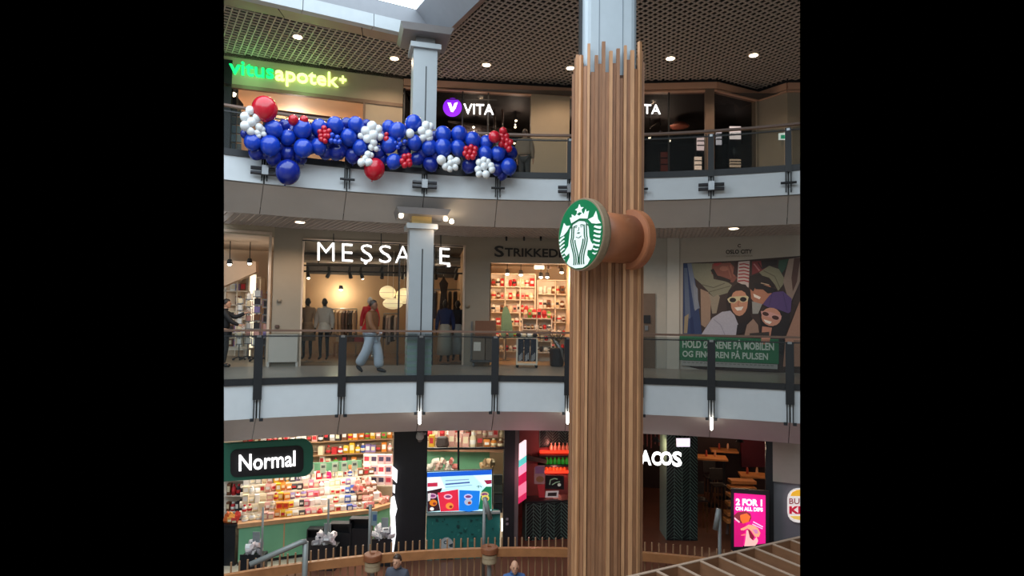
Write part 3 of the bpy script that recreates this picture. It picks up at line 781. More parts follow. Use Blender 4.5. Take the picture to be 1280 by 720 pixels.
# ================================================================ SIGNS, TOP FLOOR
gm = mat('lit_green', (30,230,120), var=0, emit=(20,235,120), es=1.5); ym = mat('lit_yellow', (235,255,180), var=0, emit=(226,255,150), es=1.5)
root = empty('pharmacy_sign', VA.hit(360, 110, .02), 'glowing green and yellow pharmacy sign over the warm lit entrance', 'sign')
text_px('vitus', [(286.5,75.5),(342.5,82.5),(342.5,99.5),(286.5,92.5)], VA, gm, root, .02, .06, .012)
text_px('apotek', [(344,82),(423,92),(423,115),(344,106.5)], VA, ym, root, .02, .06, .012)
text_px('+', [(424,95),(433,96),(433,105),(424,104)], VA, ym, root, .02, .06, .03)
for px, py in ((310, 88), (380, 98)):
    lamp('sign_glow', VA.hit(px, py, .6), 13, (.35, 1, .35), .1, root)
pm = mat('lit_purple', (130,30,220), var=0, emit=(122,20,215), es=1.0)
def vita(lab, wall, cx, cy, x0, x1, y0, y1, circ=True, txt='VITA'):
    root = empty('vita_sign', wall.hit(x0, y1, .1), lab, 'sign')
    if circ:
        c = Print(wall, .1); c.ell(cx, cy, 11.8, 11.8, (130,30,220), m=pm, n=28); o = c.build('purple_disc', root)
        c = Print(wall, .108)
        c.poly([(cx-6,cy-6),(cx-2,cy-5.5),(cx+.5,cy+2),(cx+1,cy+6),(cx-2,cy+5)], (255,255,255), m=M['lit']); c.poly([(cx+6.5,cy-6.5),(cx+2.5,cy-5),(cx+.8,cy),(cx+1.2,cy+5),(cx+4,cy+1)], (255,255,255), m=M['lit'])
        c.build('leaf_mark', o)
        lamp('sign_glow', wall.hit(cx, cy, .4), 1.0, (.5, .1, 1), .05, root)
    text_px(txt, [(x0,y0),(x1,y0+1),(x1,y1+1),(x0,y1)], wall, M['lit'], root, .1, .04, .004)
    MB().bar(wall.hit(x0-20, y0-6, .1), wall.hit(x1+4, y0-5, .1), .03, .03).build('hanging_rail', M['dark'], root) if circ else None
vita('white letters beside a purple disc, hanging in the dark glazed front', VB, 565.5, 134.2, 579.5, 617, 130, 142.7)
vita('white lit letters partly hidden behind the wooden pillar', VD, 0, 0, 804, 825.5, 130.5, 142, False, 'TA')
# shop glazing on the top floor
n = 2
def pane(wall, pa, pb, z0, z1, m, mull=(), level=150):
    global n
    A = wall.hit(pa, level, -.03); B = wall.hit(pb, level, -.03); A.z = B.z = z0
    o = struct(MB().prism([A, B, B+Zv*(z1-z0), A+Zv*(z1-z0)], -wall.n*.02), 'window_%d' % n, m); n += 1
    for px in mull:
        p = wall.hit(px, level, 0); MB().box(Vector((p.x, p.y, (z0+z1)/2)), (.04, .05, z1-z0)).build('window_frame', M['black'], o)
    return o
pane(VB, 503, 664, Z2, 8.22, M['dimglass'], (505, 578, 610))
pane(VB, 712, 722, Z2, 8.22, M['dimglass'])
pane(VD, 760, 882, Z2, 8.22, M['dimglass'], (836,))
pane(VE, 893, 946, Z2, 8.22, M['dimglass'])
# things inside the dark shop: lit shelves, rods, ceiling spots
for px, py, Y in ((592,158,20.5),(645,150,20),(644,158,20),(643,178,20),(705,150,20.5),(812,171.5,20.5),(837,175,20.5),(825.5,166,20.5)):
    p = ony(px, py, Y)
    e = empty('shop_spotlight', p, 'tiny ceiling spotlight glowing in the dark top floor shop', 'light', 'spotlights in the dark shop')
    MB().lathe(p, [(.02,.08),(.05,.06),(.055,0),(.03,-.02)], 10).build('housing', M['black'], e)
    MB().ball(p-Zv*.02, .042, 8, 6).build('bulb', MATS['spot_glow'], e); MB().tube([p+Zv*.06, Vector((p.x, p.y, 8.25))], .01, 6).build('stem', M['black'], e)
    if px in (592, 645, 705, 825.5): lamp('shop_lamp', p-Vector((0,.1,.15)), 22, WARMW, .05, e)
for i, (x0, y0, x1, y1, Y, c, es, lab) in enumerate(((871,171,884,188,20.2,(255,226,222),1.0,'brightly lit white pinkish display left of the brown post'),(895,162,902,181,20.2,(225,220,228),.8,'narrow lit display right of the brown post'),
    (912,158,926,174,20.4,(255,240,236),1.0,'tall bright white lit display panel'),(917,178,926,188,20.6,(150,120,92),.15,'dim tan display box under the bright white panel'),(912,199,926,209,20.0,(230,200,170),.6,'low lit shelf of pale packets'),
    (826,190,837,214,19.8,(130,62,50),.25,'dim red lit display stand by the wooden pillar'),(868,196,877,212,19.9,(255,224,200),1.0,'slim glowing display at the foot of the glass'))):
    a = ony(x0, y0, Y); b = ony(x1, y1, Y)
    e = empty('lit_display', Vector(((a.x+b.x)/2, Y, Z2)), lab, 'display')
    cx = (a.x+b.x)/2; wd = b.x-a.x; h = a.z-b.z
    MB().box((cx, Y+.12, (a.z+Z2)/2), (wd+.04, .2, a.z-Z2+.04)).build('cabinet', M['darkwarm'], e)
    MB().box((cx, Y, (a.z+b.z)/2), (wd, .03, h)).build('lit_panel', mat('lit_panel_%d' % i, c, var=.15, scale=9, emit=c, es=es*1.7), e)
    for k in range(2): MB().box((cx, Y-.05, b.z+h*(k+1)/3), (wd, .08, .02)).build('shelf', M['dark'], e)
for px0, py0, px1, py1 in ((618,137,622,170),(628,137,629,170)):
    a, b = ony(px0, py0, 19.6), ony(px1, py1, 19.6); b.z = Z2; o = MB().tube([a, b], .035, 8).build('hanging_rod', rgb((112,92,84)), None)
    label(o, 'slim brown pole standing behind the red end of the garland', 'pole', 'brown poles')
for i, (px0, py0, px1, py1, r) in enumerate(((812,160,845,135,.02),(868,150,905,138,.02),(870,141,915,131,.015),(560,152,640,163,.05))):
    a, b = ony(px0, py0, 20.5), ony(px1, py1, 21.5); o = MB().tube([a, b], r, 6).build('ceiling_rail', rgb((92,80,76)), None)
    label(o, ('thin slanting ceiling rail right of the wooden pillar', 'thin ceiling rail crossing behind the brown post', 'upper thin ceiling rail behind the brown post', 'dark slanting bulkhead edge under the purple sign')[i], 'rail')
# dark slanted bulkhead and orange lamp
a = [ony(560,152,20.6), ony(660,168,20.6), ony(660,180,20.6), ony(560,166,20.6)]
label(MB().prism(a, (0,.3,0)).build('bulkhead', M['darkwarm']), 'dark brown slanting bulkhead inside the shop with the purple sign', 'panel')
p = ony(849, 156, 20.4); e = empty('pendant_lamp', p, 'wide reddish pendant shade behind the glass right of the pillar', 'lamp'); MB().lathe(p-Zv*.08, [(.3,0),(.34,.03),(.2,.14),(.05,.16)], 16).build('shade', rgb((150,84,66), .5), e); MB().tube([p+Zv*.08, Vector((p.x, p.y, 8.25))], .008, 5).build('cord', M['black'], e)
# exit sign and doorway things at the right end
e = empty('exit_sign', VG.hit(985, 171, .2), 'small green lit exit sign at the right end of the top floor', 'sign')
panel_px(VG, [(973,167),(982,166),(982,175),(973,175)], .0, .03, 'sign_body', rgb((225,235,230), .5, .7), e)
panel_px(VG, [(976,169),(981,168.6),(981,173.4),(976,173.4)], .032, .005, 'running_figure_field', rgb((40,150,110), .5, .6), e)
# pharmacy: downlights, hanging board, dark shelf edge
for px, py in ((410,128),(404,137)):
    p = ony(px, py, 18.6); e = empty('pharmacy_downlight', p, 'lit downlight in the warm pharmacy ceiling, %s' % ('nearer one' if px == 410 else 'farther one'), 'light')
    MB().lathe(p, [(.1,0),(.13,-.01),(.13,.03),(.1,.03)], 12).build('trim_ring', rgb((240,210,170)), e); MB().ball(p, (.09,.09,.03), 10, 6).build('lens', mat('pharm_lens', (255,255,255), emit=(255,240,200), es=5, var=0), e)
p = ony(291, 118, 17.6); e = empty('pharmacy_downlight', p, 'lit downlight at the left edge of the pharmacy', 'light')
MB().ball(p, (.12,.12,.06), 10, 6).build('lens', MATS['pharm_lens'], e)
c0 = VA.hit(370, 150, -2.2); c0.z = vh-.4
e = empty('pharmacy_lamp', c0, 'warm ceiling lamp inside the pharmacy', 'light'); MB().lathe(c0, [(.3,.25),(.32,.38)], 14).build('fixture', rgb((240,220,190)), e); lamp('pharmacy_light', c0, 110, WARMW, .25, e)
a, b = VA.hit(340, 140, -1.0), VA.hit(452, 154, -1.0); label(MB().bar(a, b, .25, .1).build('shelf_edge', rgb((66,44,36))), 'dark shelf edge running across the pharmacy behind the balloons', 'shelf')
mb = MB(); P = Print(VA, -.6); P.poly([(288,125),(296,120),(304,130),(304,134),(288,134)], (32,26,26)); P.mb.prism([VA.hit(*q, -.62) for q in ((288,125),(296,120),(304,130),(304,134),(288,134))], -VA.n*.1)
label(P.build('hanging_ornament', None, True), 'black angular ornament hanging at the left edge of the pharmacy', 'ornament')
e = empty('product_stand', VA.hit(297, 190, -.4), 'stand with dark and blue goods behind the glass at the left end', 'stand')
for k in range(5):
    y0 = 136+11*k; q = [(290,y0),(302,y0+1.2),(302,y0+10),(290,y0+9)]
    panel_px(VA, q, -.5, .12, 'shelf_box', rgb(((70,54,44),(60,60,62),(92,110,128),(110,126,140),(80,92,104))[k]), e, cut=True)
# person at the shop window on the top floor (built with the other people)

# ================================================================ SIGNS, MIDDLE FLOOR
root = empty('clothes_shop_sign', WM.hit(470, 330, .1), 'large white lit capital letters of the clothes shop, hanging on black rods', 'sign')
for ch, x0, x1, y0, y1 in (('M',397,418,303,325.5),('E',427.5,441,304.5,326.5),('S',451,465.5,305.5,327),('S',474,489,306.5,328),('A',494,513,307.5,328.5),('G',522,540,308.5,329.5),('E',549.5,562,309.8,329.8)):
    text_px(ch, [(x0,y0),(x1,y0+.8),(x1,y1+.8),(x0,y1)], WM, M['lit'], root, .1, .05, -.012)
for x, y in ((457,328.5),(561,332)):
    P = Print(WM, .13); P.ell(x, y, 2.2, 1.8, (255,255,255), m=M['lit']); P.build('letter_dot', root)
for px in (417, 476.5, 551): MB().bar(WM.hit(px, 292, .1), WM.hit(px, 308, .1), .025, .025).build('hanging_rod', M['black'], root)
MB().bar(WM.hit(378, 300.5, .1), WM.hit(579, 308, .1), .03, .03).build('hanging_rail', M['black'], root)
pane(WM, 378, 579, 0, 3.36, M['shopglass'], (498, 541), 395)
km = rgb((34,30,30))
root = empty('yarn_shop_sign', WS.hit(660, 322, .02), 'black capital letter sign over the bright yarn shop', 'sign')
text_px('S', [(618,307),(630,307.6),(630,321.6),(618,321)], WS, km, root, .0, .03, .02)
text_px('TRIKKEDI', [(631,310),(701,311.5),(701,322),(631,320.5)], WS, km, root, .0, .03, .022)
for px in (633, 655, 676): 
    e = empty('sign_spot', WS.hit(px, 298, .3), 'small unlit spotlight above the yarn shop sign', 'light', 'spots over the yarn shop sign')
    MB().tube([WS.hit(px, 295, .2), WS.hit(px, 300, .45)], .03, 8).build('spot_body', M['dark'], e)
# poster on the right wall
Z1 = lambda x, y: (840+x/5.7625, 295+y/5.76)
P = Print(WO, .004, Z1)
P.poly([(80,195),(460,178),(935,142),(935,990),(200,960),(75,930)], (62,46,42))
nav = (44,58,98); bg = (112,120,140)
P.poly([(82,198),(150,196),(180,420),(215,700),(215,860),(80,860)], nav)
P.poly([(110,198),(140,198),(200,520),(160,530)], bg); P.poly([(86,230),(110,230),(135,600),(95,580)], (88,98,122)); P.poly([(150,330),(185,380),(190,520),(165,540)], (130,134,146))
P.poly([(90,580),(120,560),(110,700),(85,700)], (150,132,104)); P.poly([(130,590),(150,580),(165,720),(135,720)], (30,44,86))
P.poly([(140,198),(300,196),(290,250),(300,310),(400,330),(432,355),(400,410),(300,440),(262,400),(215,350),(160,300)], (132,128,108))
P.poly([(262,410),(300,440),(330,420),(345,440),(320,555),(290,560),(276,470)], (150,136,118)); P.poly([(205,380),(262,405),(280,470),(276,610),(240,660),(210,640)], (156,128,108))
P.line([(215,350),(300,372),(380,340)], 6, (96,92,78)); P.line([(262,405),(330,385),(420,360)], 6, (100,96,80))
P.poly([(290,200),(420,192),(470,250),(470,300),(440,335),(330,310),(284,270)], (128,74,62)); P.ell(375, 235, 32, 18, (158,100,84)); P.line([(420,210),(450,290)], 14, (150,92,76)); P.line([(400,215),(425,300)], 10, (146,90,74))
P.line([(288,240),(320,295),(360,305),(420,328)], 24, (36,26,24)); P.poly([(300,196),(360,193),(330,215),(300,215)], (150,50,54))
P.poly([(455,185),(480,182),(470,300),(440,270)], (60,34,34))
P.poly([(478,186),(560,178),(552,372),(470,330)], (196,178,172))
for k in range(6): P.line([(484-2*k,205+24*k),(520,200+24*k),(556,210+24*k)], 9, (158,48,56))
P.poly([(578,184),(740,172),(690,240),(620,262),(576,280)], (122,48,50)); P.line([(590,200),(630,250)], 10, (170,110,108)); P.line([(620,190),(650,240)], 8, (60,30,34))
P.poly([(640,178),(760,170),(756,208),(690,222),(650,240)], (44,34,34))
P.poly([(770,175),(842,165),(820,230),(790,270),(765,225)], (52,78,62)); P.poly([(842,165),(935,150),(925,320),(860,470),(830,430),(800,330)], (142,120,106)); P.poly([(880,160),(925,155),(900,330),(870,400),(860,300)], (84,56,48))
P.poly([(900,520),(935,440),(935,940),(800,940),(815,740)], (160,118,98)); P.poly([(850,480),(900,500),(820,720),(800,720)], (56,40,36))
# man with cap
P.ell(640, 405, 78, 88, (176,118,92), rot=15); P.poly([(556,290),(640,272),(735,330),(735,370),(690,352),(610,350),(585,400),(562,380)], (40,28,26))
P.poly([(628,262),(700,214),(770,238),(806,300),(800,350),(765,396),(742,352),(700,300),(650,285)], (128,122,98)); P.line([(660,250),(740,290),(780,380)], 7, (98,92,74))
P.poly([(592,340),(640,345),(755,385),(738,408),(690,414),(655,385),(600,382)], (30,22,24)); P.line([(640,338),(700,352)], 6, (196,168,140))
P.poly([(585,415),(640,440),(630,456),(592,440)], (236,222,210)); P.poly([(576,470),(650,490),(620,560),(580,560)], (150,146,140))
# woman in the middle
P.poly([(388,470),(410,390),(470,342),(530,350),(566,400),(572,480),(560,560),(590,620),(545,700),(480,690),(470,610),(430,570),(400,560)], (42,28,26))
P.ell(484, 478, 62, 98, (196,138,110)); P.poly([(424,420),(450,375),(520,370),(548,420),(500,392),(460,396)], (42,28,26))
P.poly([(398,455),(420,438),(540,430),(552,440),(545,470),(500,480),(480,462),(450,485),(412,480)], (206,190,150)); P.ell(438, 461, 24, 17, (34,24,26)); P.ell(513, 456, 24, 17, (34,24,26))
P.poly([(450,515),(515,508),(500,535),(470,538)], (240,226,214)); P.line([(480,470),(476,500),(486,504)], 5, (160,100,80))
P.poly([(205,720),(250,650),(290,590),(360,546),(420,538),(450,570),(478,640),(470,720)], (176,170,180)); P.line([(300,600),(350,640),(380,710)], 6, (150,144,156)); P.poly([(470,640),(560,600),(500,700),(460,720)], (36,26,28))
# woman with the purple hat
P.poly([(630,560),(690,500),(850,550),(845,640),(810,720),(800,860),(620,780),(640,640)], (34,26,28))
P.ell(715, 582, 72, 66, (198,138,116), rot=15); P.poly([(520,720),(540,640),(585,596),(620,640),(630,720)], (150,120,104)); P.poly([(650,650),(720,660),(700,780),(640,780)], (188,128,106))
P.poly([(640,540),(700,545),(790,575),(785,600),(745,610),(705,585),(670,580),(645,565)], (206,150,140)); P.ell(674, 561, 24, 14, (72,40,34), rot=15); P.ell(745, 588, 26, 15, (72,40,34), rot=15)
P.poly([(660,600),(720,618),(705,634),(672,622)], (240,226,214))
P.poly([(652,492),(700,430),(730,405),(800,398),(862,450),(855,545),(838,556),(740,520),(690,512)], (84,62,112)); P.line([(720,420),(700,500)], 5, (66,48,92)); P.line([(800,410),(830,540)], 5, (66,48,92))
P.poly([(560,700),(700,690),(700,730),(560,730)], (58,48,44))
pos = P.build('wall_poster', None, cut=True)
label(pos, 'large wall poster of three laughing friends in sunglasses, one in a purple hat', 'poster')
WL[pos.name] = pos.location.copy()
bn = Print(WO, .045); bn.poly([(849.5,420),(973.5,424),(973.5,455),(849.5,450)], (44,110,74)); bn.poly([(852,450.5),(972,455.5),(972,461.5),(852,457)], (158,156,152)); bn.poly([(880,461),(972,462),(972,465),(880,461.5)], (60,46,44))
for k in range(22): bn.poly([(854+5.2*k,452.2+.2*k),(857.5+5.2*k,452.3+.2*k),(857.5+5.2*k,453.4+.2*k),(854+5.2*k,453.3+.2*k)], (120,118,116))
b_ = bn.build('green_banner', pos)
tm = rgb((196,206,194))
text_px('HOLD ØYNENE PÅ MOBILEN', [(853,422),(967.5,426),(967.5,438.2),(853,434.7)], WO, tm, pos, .053, .003, .03, 'headline', False)
text_px('OG FINGEREN PÅ PULSEN', [(853,436),(960,439),(960,450),(853,446)], WO, tm, pos, .053, .003, .03, 'headline', False)
text_px('OSLO CITY', [(907.3,312.4),(940.3,311.6),(940.3,316.8),(907.3,317.6)], WO, km, pos, .01, .004, .03, 'centre_name', False)
text_px('SHOPPING CENTER', [(907.3,319.6),(941,318.8),(941,320.6),(907.3,321.4)], WO, rgb((110,102,96)), pos, .01, .003, .0, 'centre_name', False)
text_px('C', [(922,305),(926,305),(926,309.4),(922,309.4)], WO, km, pos, .01, .004, .03, 'centre_mark', False)
# exit sign and lift door on the pale wall
o = piece(WT, 800, 819, 0, 2.1, 'door_1', mat('lift_steel', (120,100,86), 0.35, 0.4), .1, .05, lab='steel lift door beside the pillar')
piece(WT, 803, 816, 0, 2.0, 'door_panel', mat('lift_dark', (70,58,52), 0.3, 0.4), .04, .1, parent=None) if False else None
a = WT.hit(811, 405, .07); MB().box(a, (.2, .03, .3)).build('door_panel_display', M['dark'], o) if False else None
e = empty('call_panel', WT.hit(808, 410, .07), 'dark lift call panel beside the wooden pillar', 'panel'); panel_px(WT, [(804.5,394),(813,394),(813,404),(804.5,404)], .055, .03, 'screen', M['dark'], e); panel_px(WT, [(806,407),(810,407),(810,413),(806,413)], .055, .03, 'button_plate', M['chrome'], e)

# ================================================================ SIGNS, GROUND FLOOR
WN = Wall(pr(262, 15.0), pr(395, 15.2))
root = empty('green_shop_sign', WN.hit(335, 600, 0), 'rounded dark green sign with white lettering over the goods-filled shop', 'sign')
MB().prism([WN.hit(x, y, 0) for x, y in rrect(262, 556.5, 391.5, 603, 13, -8)], -WN.n*.16).build('board', mat('sign_green', (34,92,74), .5, var=.02, emit=(30,90,72), es=.12), root, cut=True)
MB().prism([WN.hit(x, y, .03) for x, y in rrect(288, 562.5, 379.5, 597, 8, -6)], -WN.n*.05).build('black_field', rgb((20,20,24)), root)
text_px('Normal', [(298.7,568.5),(369,563),(369,582.5),(298.7,589)], WN, M['lit'], root, .035, .03, .008)
WK = Wall(pr(780, 15.4), pr(860, 15.5))
root = empty('taco_sign', WK.hit(825, 582, 0), 'glowing white chunky letters of the dark taco restaurant', 'sign')
for ch, x0, x1, y0, y1 in (('T',785,799,562,580),('A',800,814,562.5,580.5),('C',814.5,826,564,581),('O',825.5,840,564,581),('S',840.5,852,564,582.5)):
    text_px(ch, [(x0,y0),(x1,y0+.5),(x1,y1+.5),(x0,y1)], WK, M['lit'], root, 0, .06, .03)
WB = Wall(pr(966, 15.6), pr(1020, 15.6))
root = empty('burger_sign', WB.hit(992, 650, .02), 'white rounded burger sign with yellow buns and red lettering at the right edge', 'sign')
MB().prism([WB.hit(x, y, .02) for x, y in rrect(984, 610, 1030, 652, 13)], WB.n*.08).build('board', rgb((240,236,230), .5, .5), root, cut=True)
P = Print(WB, .105); P.poly([(988,620),(990,615.5),(996,612.5),(1006,611.5),(1028,612),(1028,620.5)], (240,180,50), .6); P.poly([(987,645),(1028,645),(1028,650),(1000,650),(992,648.5)], (230,190,90), .6); P.build('bun', root, cut=True)
text_px('BURGER', [(986.5,622.8),(1028,622.8),(1028,630),(986.5,630)], WB, rgb((150,60,70), .5, .4), root, .105, .01, .01, cut=True)
text_px('KING', [(986.5,632.6),(1028,632.6),(1028,642.4),(986.5,642.4)], WB, rgb((196,30,60), .5, .5), root, .105, .01, .05, cut=True)
# ================================================================ SHARED BUILDERS: goods, people
def proto_mesh(kind):
    mb = MB()
    if kind == 'carton':
        b = .04
        pts = [(-.5+b,-.5),(.5-b,-.5),(.5,-.5+b),(.5,.5-b),(.5-b,.5),(-.5+b,.5),(-.5,.5-b),(-.5,-.5+b)]
        mb.prism([Vector((x, y, 0)) for x, y in pts], Zv); mb.m = 1
        mb.box((0, -.5, .55), (.72, .03, .5))
    elif kind == 'bottle':
        mb.lathe((0,0,0), [(.42,0),(.5,.05),(.5,.62),(.36,.76),(.2,.8)], 10); mb.m = 1
        mb.lathe((0,0,.8), [(.24,0),(.24,.2)], 8); mb.lathe((0,0,.2), [(.51,0),(.51,.3)], 10)
    elif kind == 'packet':
        P0 = [(-.5,-.05,0),(.5,-.05,0),(.5,.05,0),(-.5,.05,0),(-.46,-.4,.35),(.46,-.4,.35),(.46,.4,.35),(-.46,.4,.35),(-.48,-.3,.7),(.48,-.3,.7),(.48,.3,.7),(-.48,.3,.7),(-.5,-.05,1),(.5,-.05,1),(.5,.05,1),(-.5,.05,1)]
        fs = [(3,2,1,0),(12,13,14,15)]
        for k in range(3):
            for i in range(4): fs.append((4*k+i, 4*k+(i+1)%4, 4*k+4+(i+1)%4, 4*k+4+i))
        mb.add(P0, fs); mb.m = 1; mb.add([(-.34,-.41,.36),(.34,-.41,.36),(.34,-.33,.68),(-.34,-.33,.68)], [(0,1,2,3)])
    elif kind == 'skein':
        mb.lathe((0,0,.5), [(.1,-.5),(.36,-.42),(.5,-.15),(.5,.15),(.36,.42),(.1,.5)], 10); mb.m = 1; mb.lathe((0,0,.5), [(.515,-.14),(.515,.14)], 10)
    elif kind == 'card':
        mb.box((0,0,.5), (1,.1,1)); mb.m = 1; mb.box((0,-.06,.52), (.7,.05,.6))
    return mb
PM = {}
def good(kind, name, p, size, col, col2, lab, cat, group, rz=0.0, rx=0.0):
    if kind not in PM:
        o = proto_mesh(kind).build(name, [rgb((200,200,200)), rgb((240,240,240))], None, kind in ('bottle', 'skein'), origin=Vector((0,0,0))); PM[kind] = o.data
    else: o = bpy.data.objects.new(name, PM[kind]); COL.objects.link(o)
    for i, c in enumerate((col, col2)):
        o.material_slots[i].link = 'OBJECT'; o.material_slots[i].material = rgb(c)
    o.location = p; o.scale = size; o.rotation_euler = (rx, 0, rz); label(o, lab, cat, group); return o
RG = random.Random(11)
CN = {'white':(236,232,226),'cream':(232,214,180),'yellow':(226,178,40),'red':(196,44,50),'pink':(226,120,140),'blue':(60,84,160),'green':(110,160,60),'orange':(222,132,44),'brown':(120,76,50),'dark':(50,44,48),'rose':(214,160,150),'lilac':(150,130,180)}
def row(x0, x1, y0, y1, Y0, Y1, kinds, cols, wpx, hpx, where, name='packet', cat='packet', group=None, rx=0.0, dY=.18):
    """individual goods side by side from picture column x0 to x1 on a shelf line y0..y1"""
    x = x0
    while x < x1-wpx*.4:
        wv = wpx*RG.uniform(.8, 1.15); t = (x+wv/2-x0)/(x1-x0); Y = Y0+(Y1-Y0)*t
        p = ony(x+wv/2, y0+(y1-y0)*t, Y); s = Y/F; cn = RG.choice(cols); k = RG.choice(kinds)
        h = RG.uniform(*hpx)*s
        nm = {'carton':'carton','bottle':'bottle','packet':'packet','skein':'yarn_skein','card':'greeting_card'}[k]
        good(k, nm, p, (wv*s*.94, min(dY, wv*s*1.2), h), CN[cn], CN[RG.choice(('white','cream','red','yellow'))], '%s %s %s' % (cn, nm.replace('_', ' '), where), nm.split('_')[-1], group or ('goods '+where), RG.uniform(-.15,.15), rx)
        x += wv
# ---------------------------------------------------------------- people
def skin_mesh(verts, edges, radii, sub=2):
    me = bpy.data.meshes.new('sk'); me.from_pydata(verts, edges, []); ob = bpy.data.objects.new('sk', me); COL.objects.link(ob)
    md = ob.modifiers.new('s', 'SKIN'); md.use_smooth_shade = True
    for i, r in enumerate(radii):
        d = me.skin_vertices[0].data[i]; d.radius = r if isinstance(r, tuple) else (r, r); d.use_root = (i == 0)
    sb = ob.modifiers.new('d', 'SUBSURF'); sb.levels = sub
    dg = bpy.context.evaluated_depsgraph_get(); m2 = bpy.data.meshes.new_from_object(ob.evaluated_get(dg))
    v = [x.co.copy() for x in m2.vertices]; f = [tuple(p.vertices) for p in m2.polygons]
    bpy.data.objects.remove(ob); bpy.data.meshes.remove(me); bpy.data.meshes.remove(m2)
    return v, f
BASE = dict(pelvis=(0,0,.96), spine=(0,.01,1.14), chest=(0,.01,1.34), neck=(0,.01,1.5), skull=(0,-.01,1.6),
    shL=(-.17,.01,1.43), elL=(-.23,.03,1.15), wrL=(-.24,-.05,.9), haL=(-.24,-.07,.82), shR=(.17,.01,1.43), elR=(.23,.03,1.15), wrR=(.24,-.05,.9), haR=(.24,-.07,.82),
    hiL=(-.09,0,.9), knL=(-.1,-.02,.5), anL=(-.1,.03,.09), toL=(-.11,-.12,.035), hiR=(.09,0,.9), knR=(.1,-.02,.5), anR=(.1,.03,.09), toR=(.11,-.12,.035))
RAD = dict(pelvis=(.14,.1), spine=(.11,.085), chest=(.115,.095), neck=.052, skull=.06, shL=.06, elL=.042, wrL=.028, haL=(.04,.022), hiL=.085, knL=.056, anL=.038, toL=.034)
for k in list(RAD):
    if k.endswith('L'): RAD[k[:-1]+'R'] = RAD[k]
EB = [('pelvis','spine'),('spine','chest'),('chest','neck'),('neck','skull')]+[e for s in 'LR' for e in (('chest','sh'+s),('sh'+s,'el'+s),('el'+s,'wr'+s),('wr'+s,'ha'+s),('pelvis','hi'+s),('hi'+s,'kn'+s),('kn'+s,'an'+s),('an'+s,'to'+s))]
def chain(J, edges, grow=0.0, over=None):
    names = []
    for a, b in edges:
        for q in (a, b):
            if q not in names: names.append(q)
    over = over or {}
    def rad(n):
        if n in over: return over[n]
        r = RAD[n]; return tuple(x+grow for x in r) if isinstance(r, tuple) else r+grow
    return skin_mesh([J[n] for n in names], [(names.index(a), names.index(b)) for a, b in edges], [rad(n) for n in names])
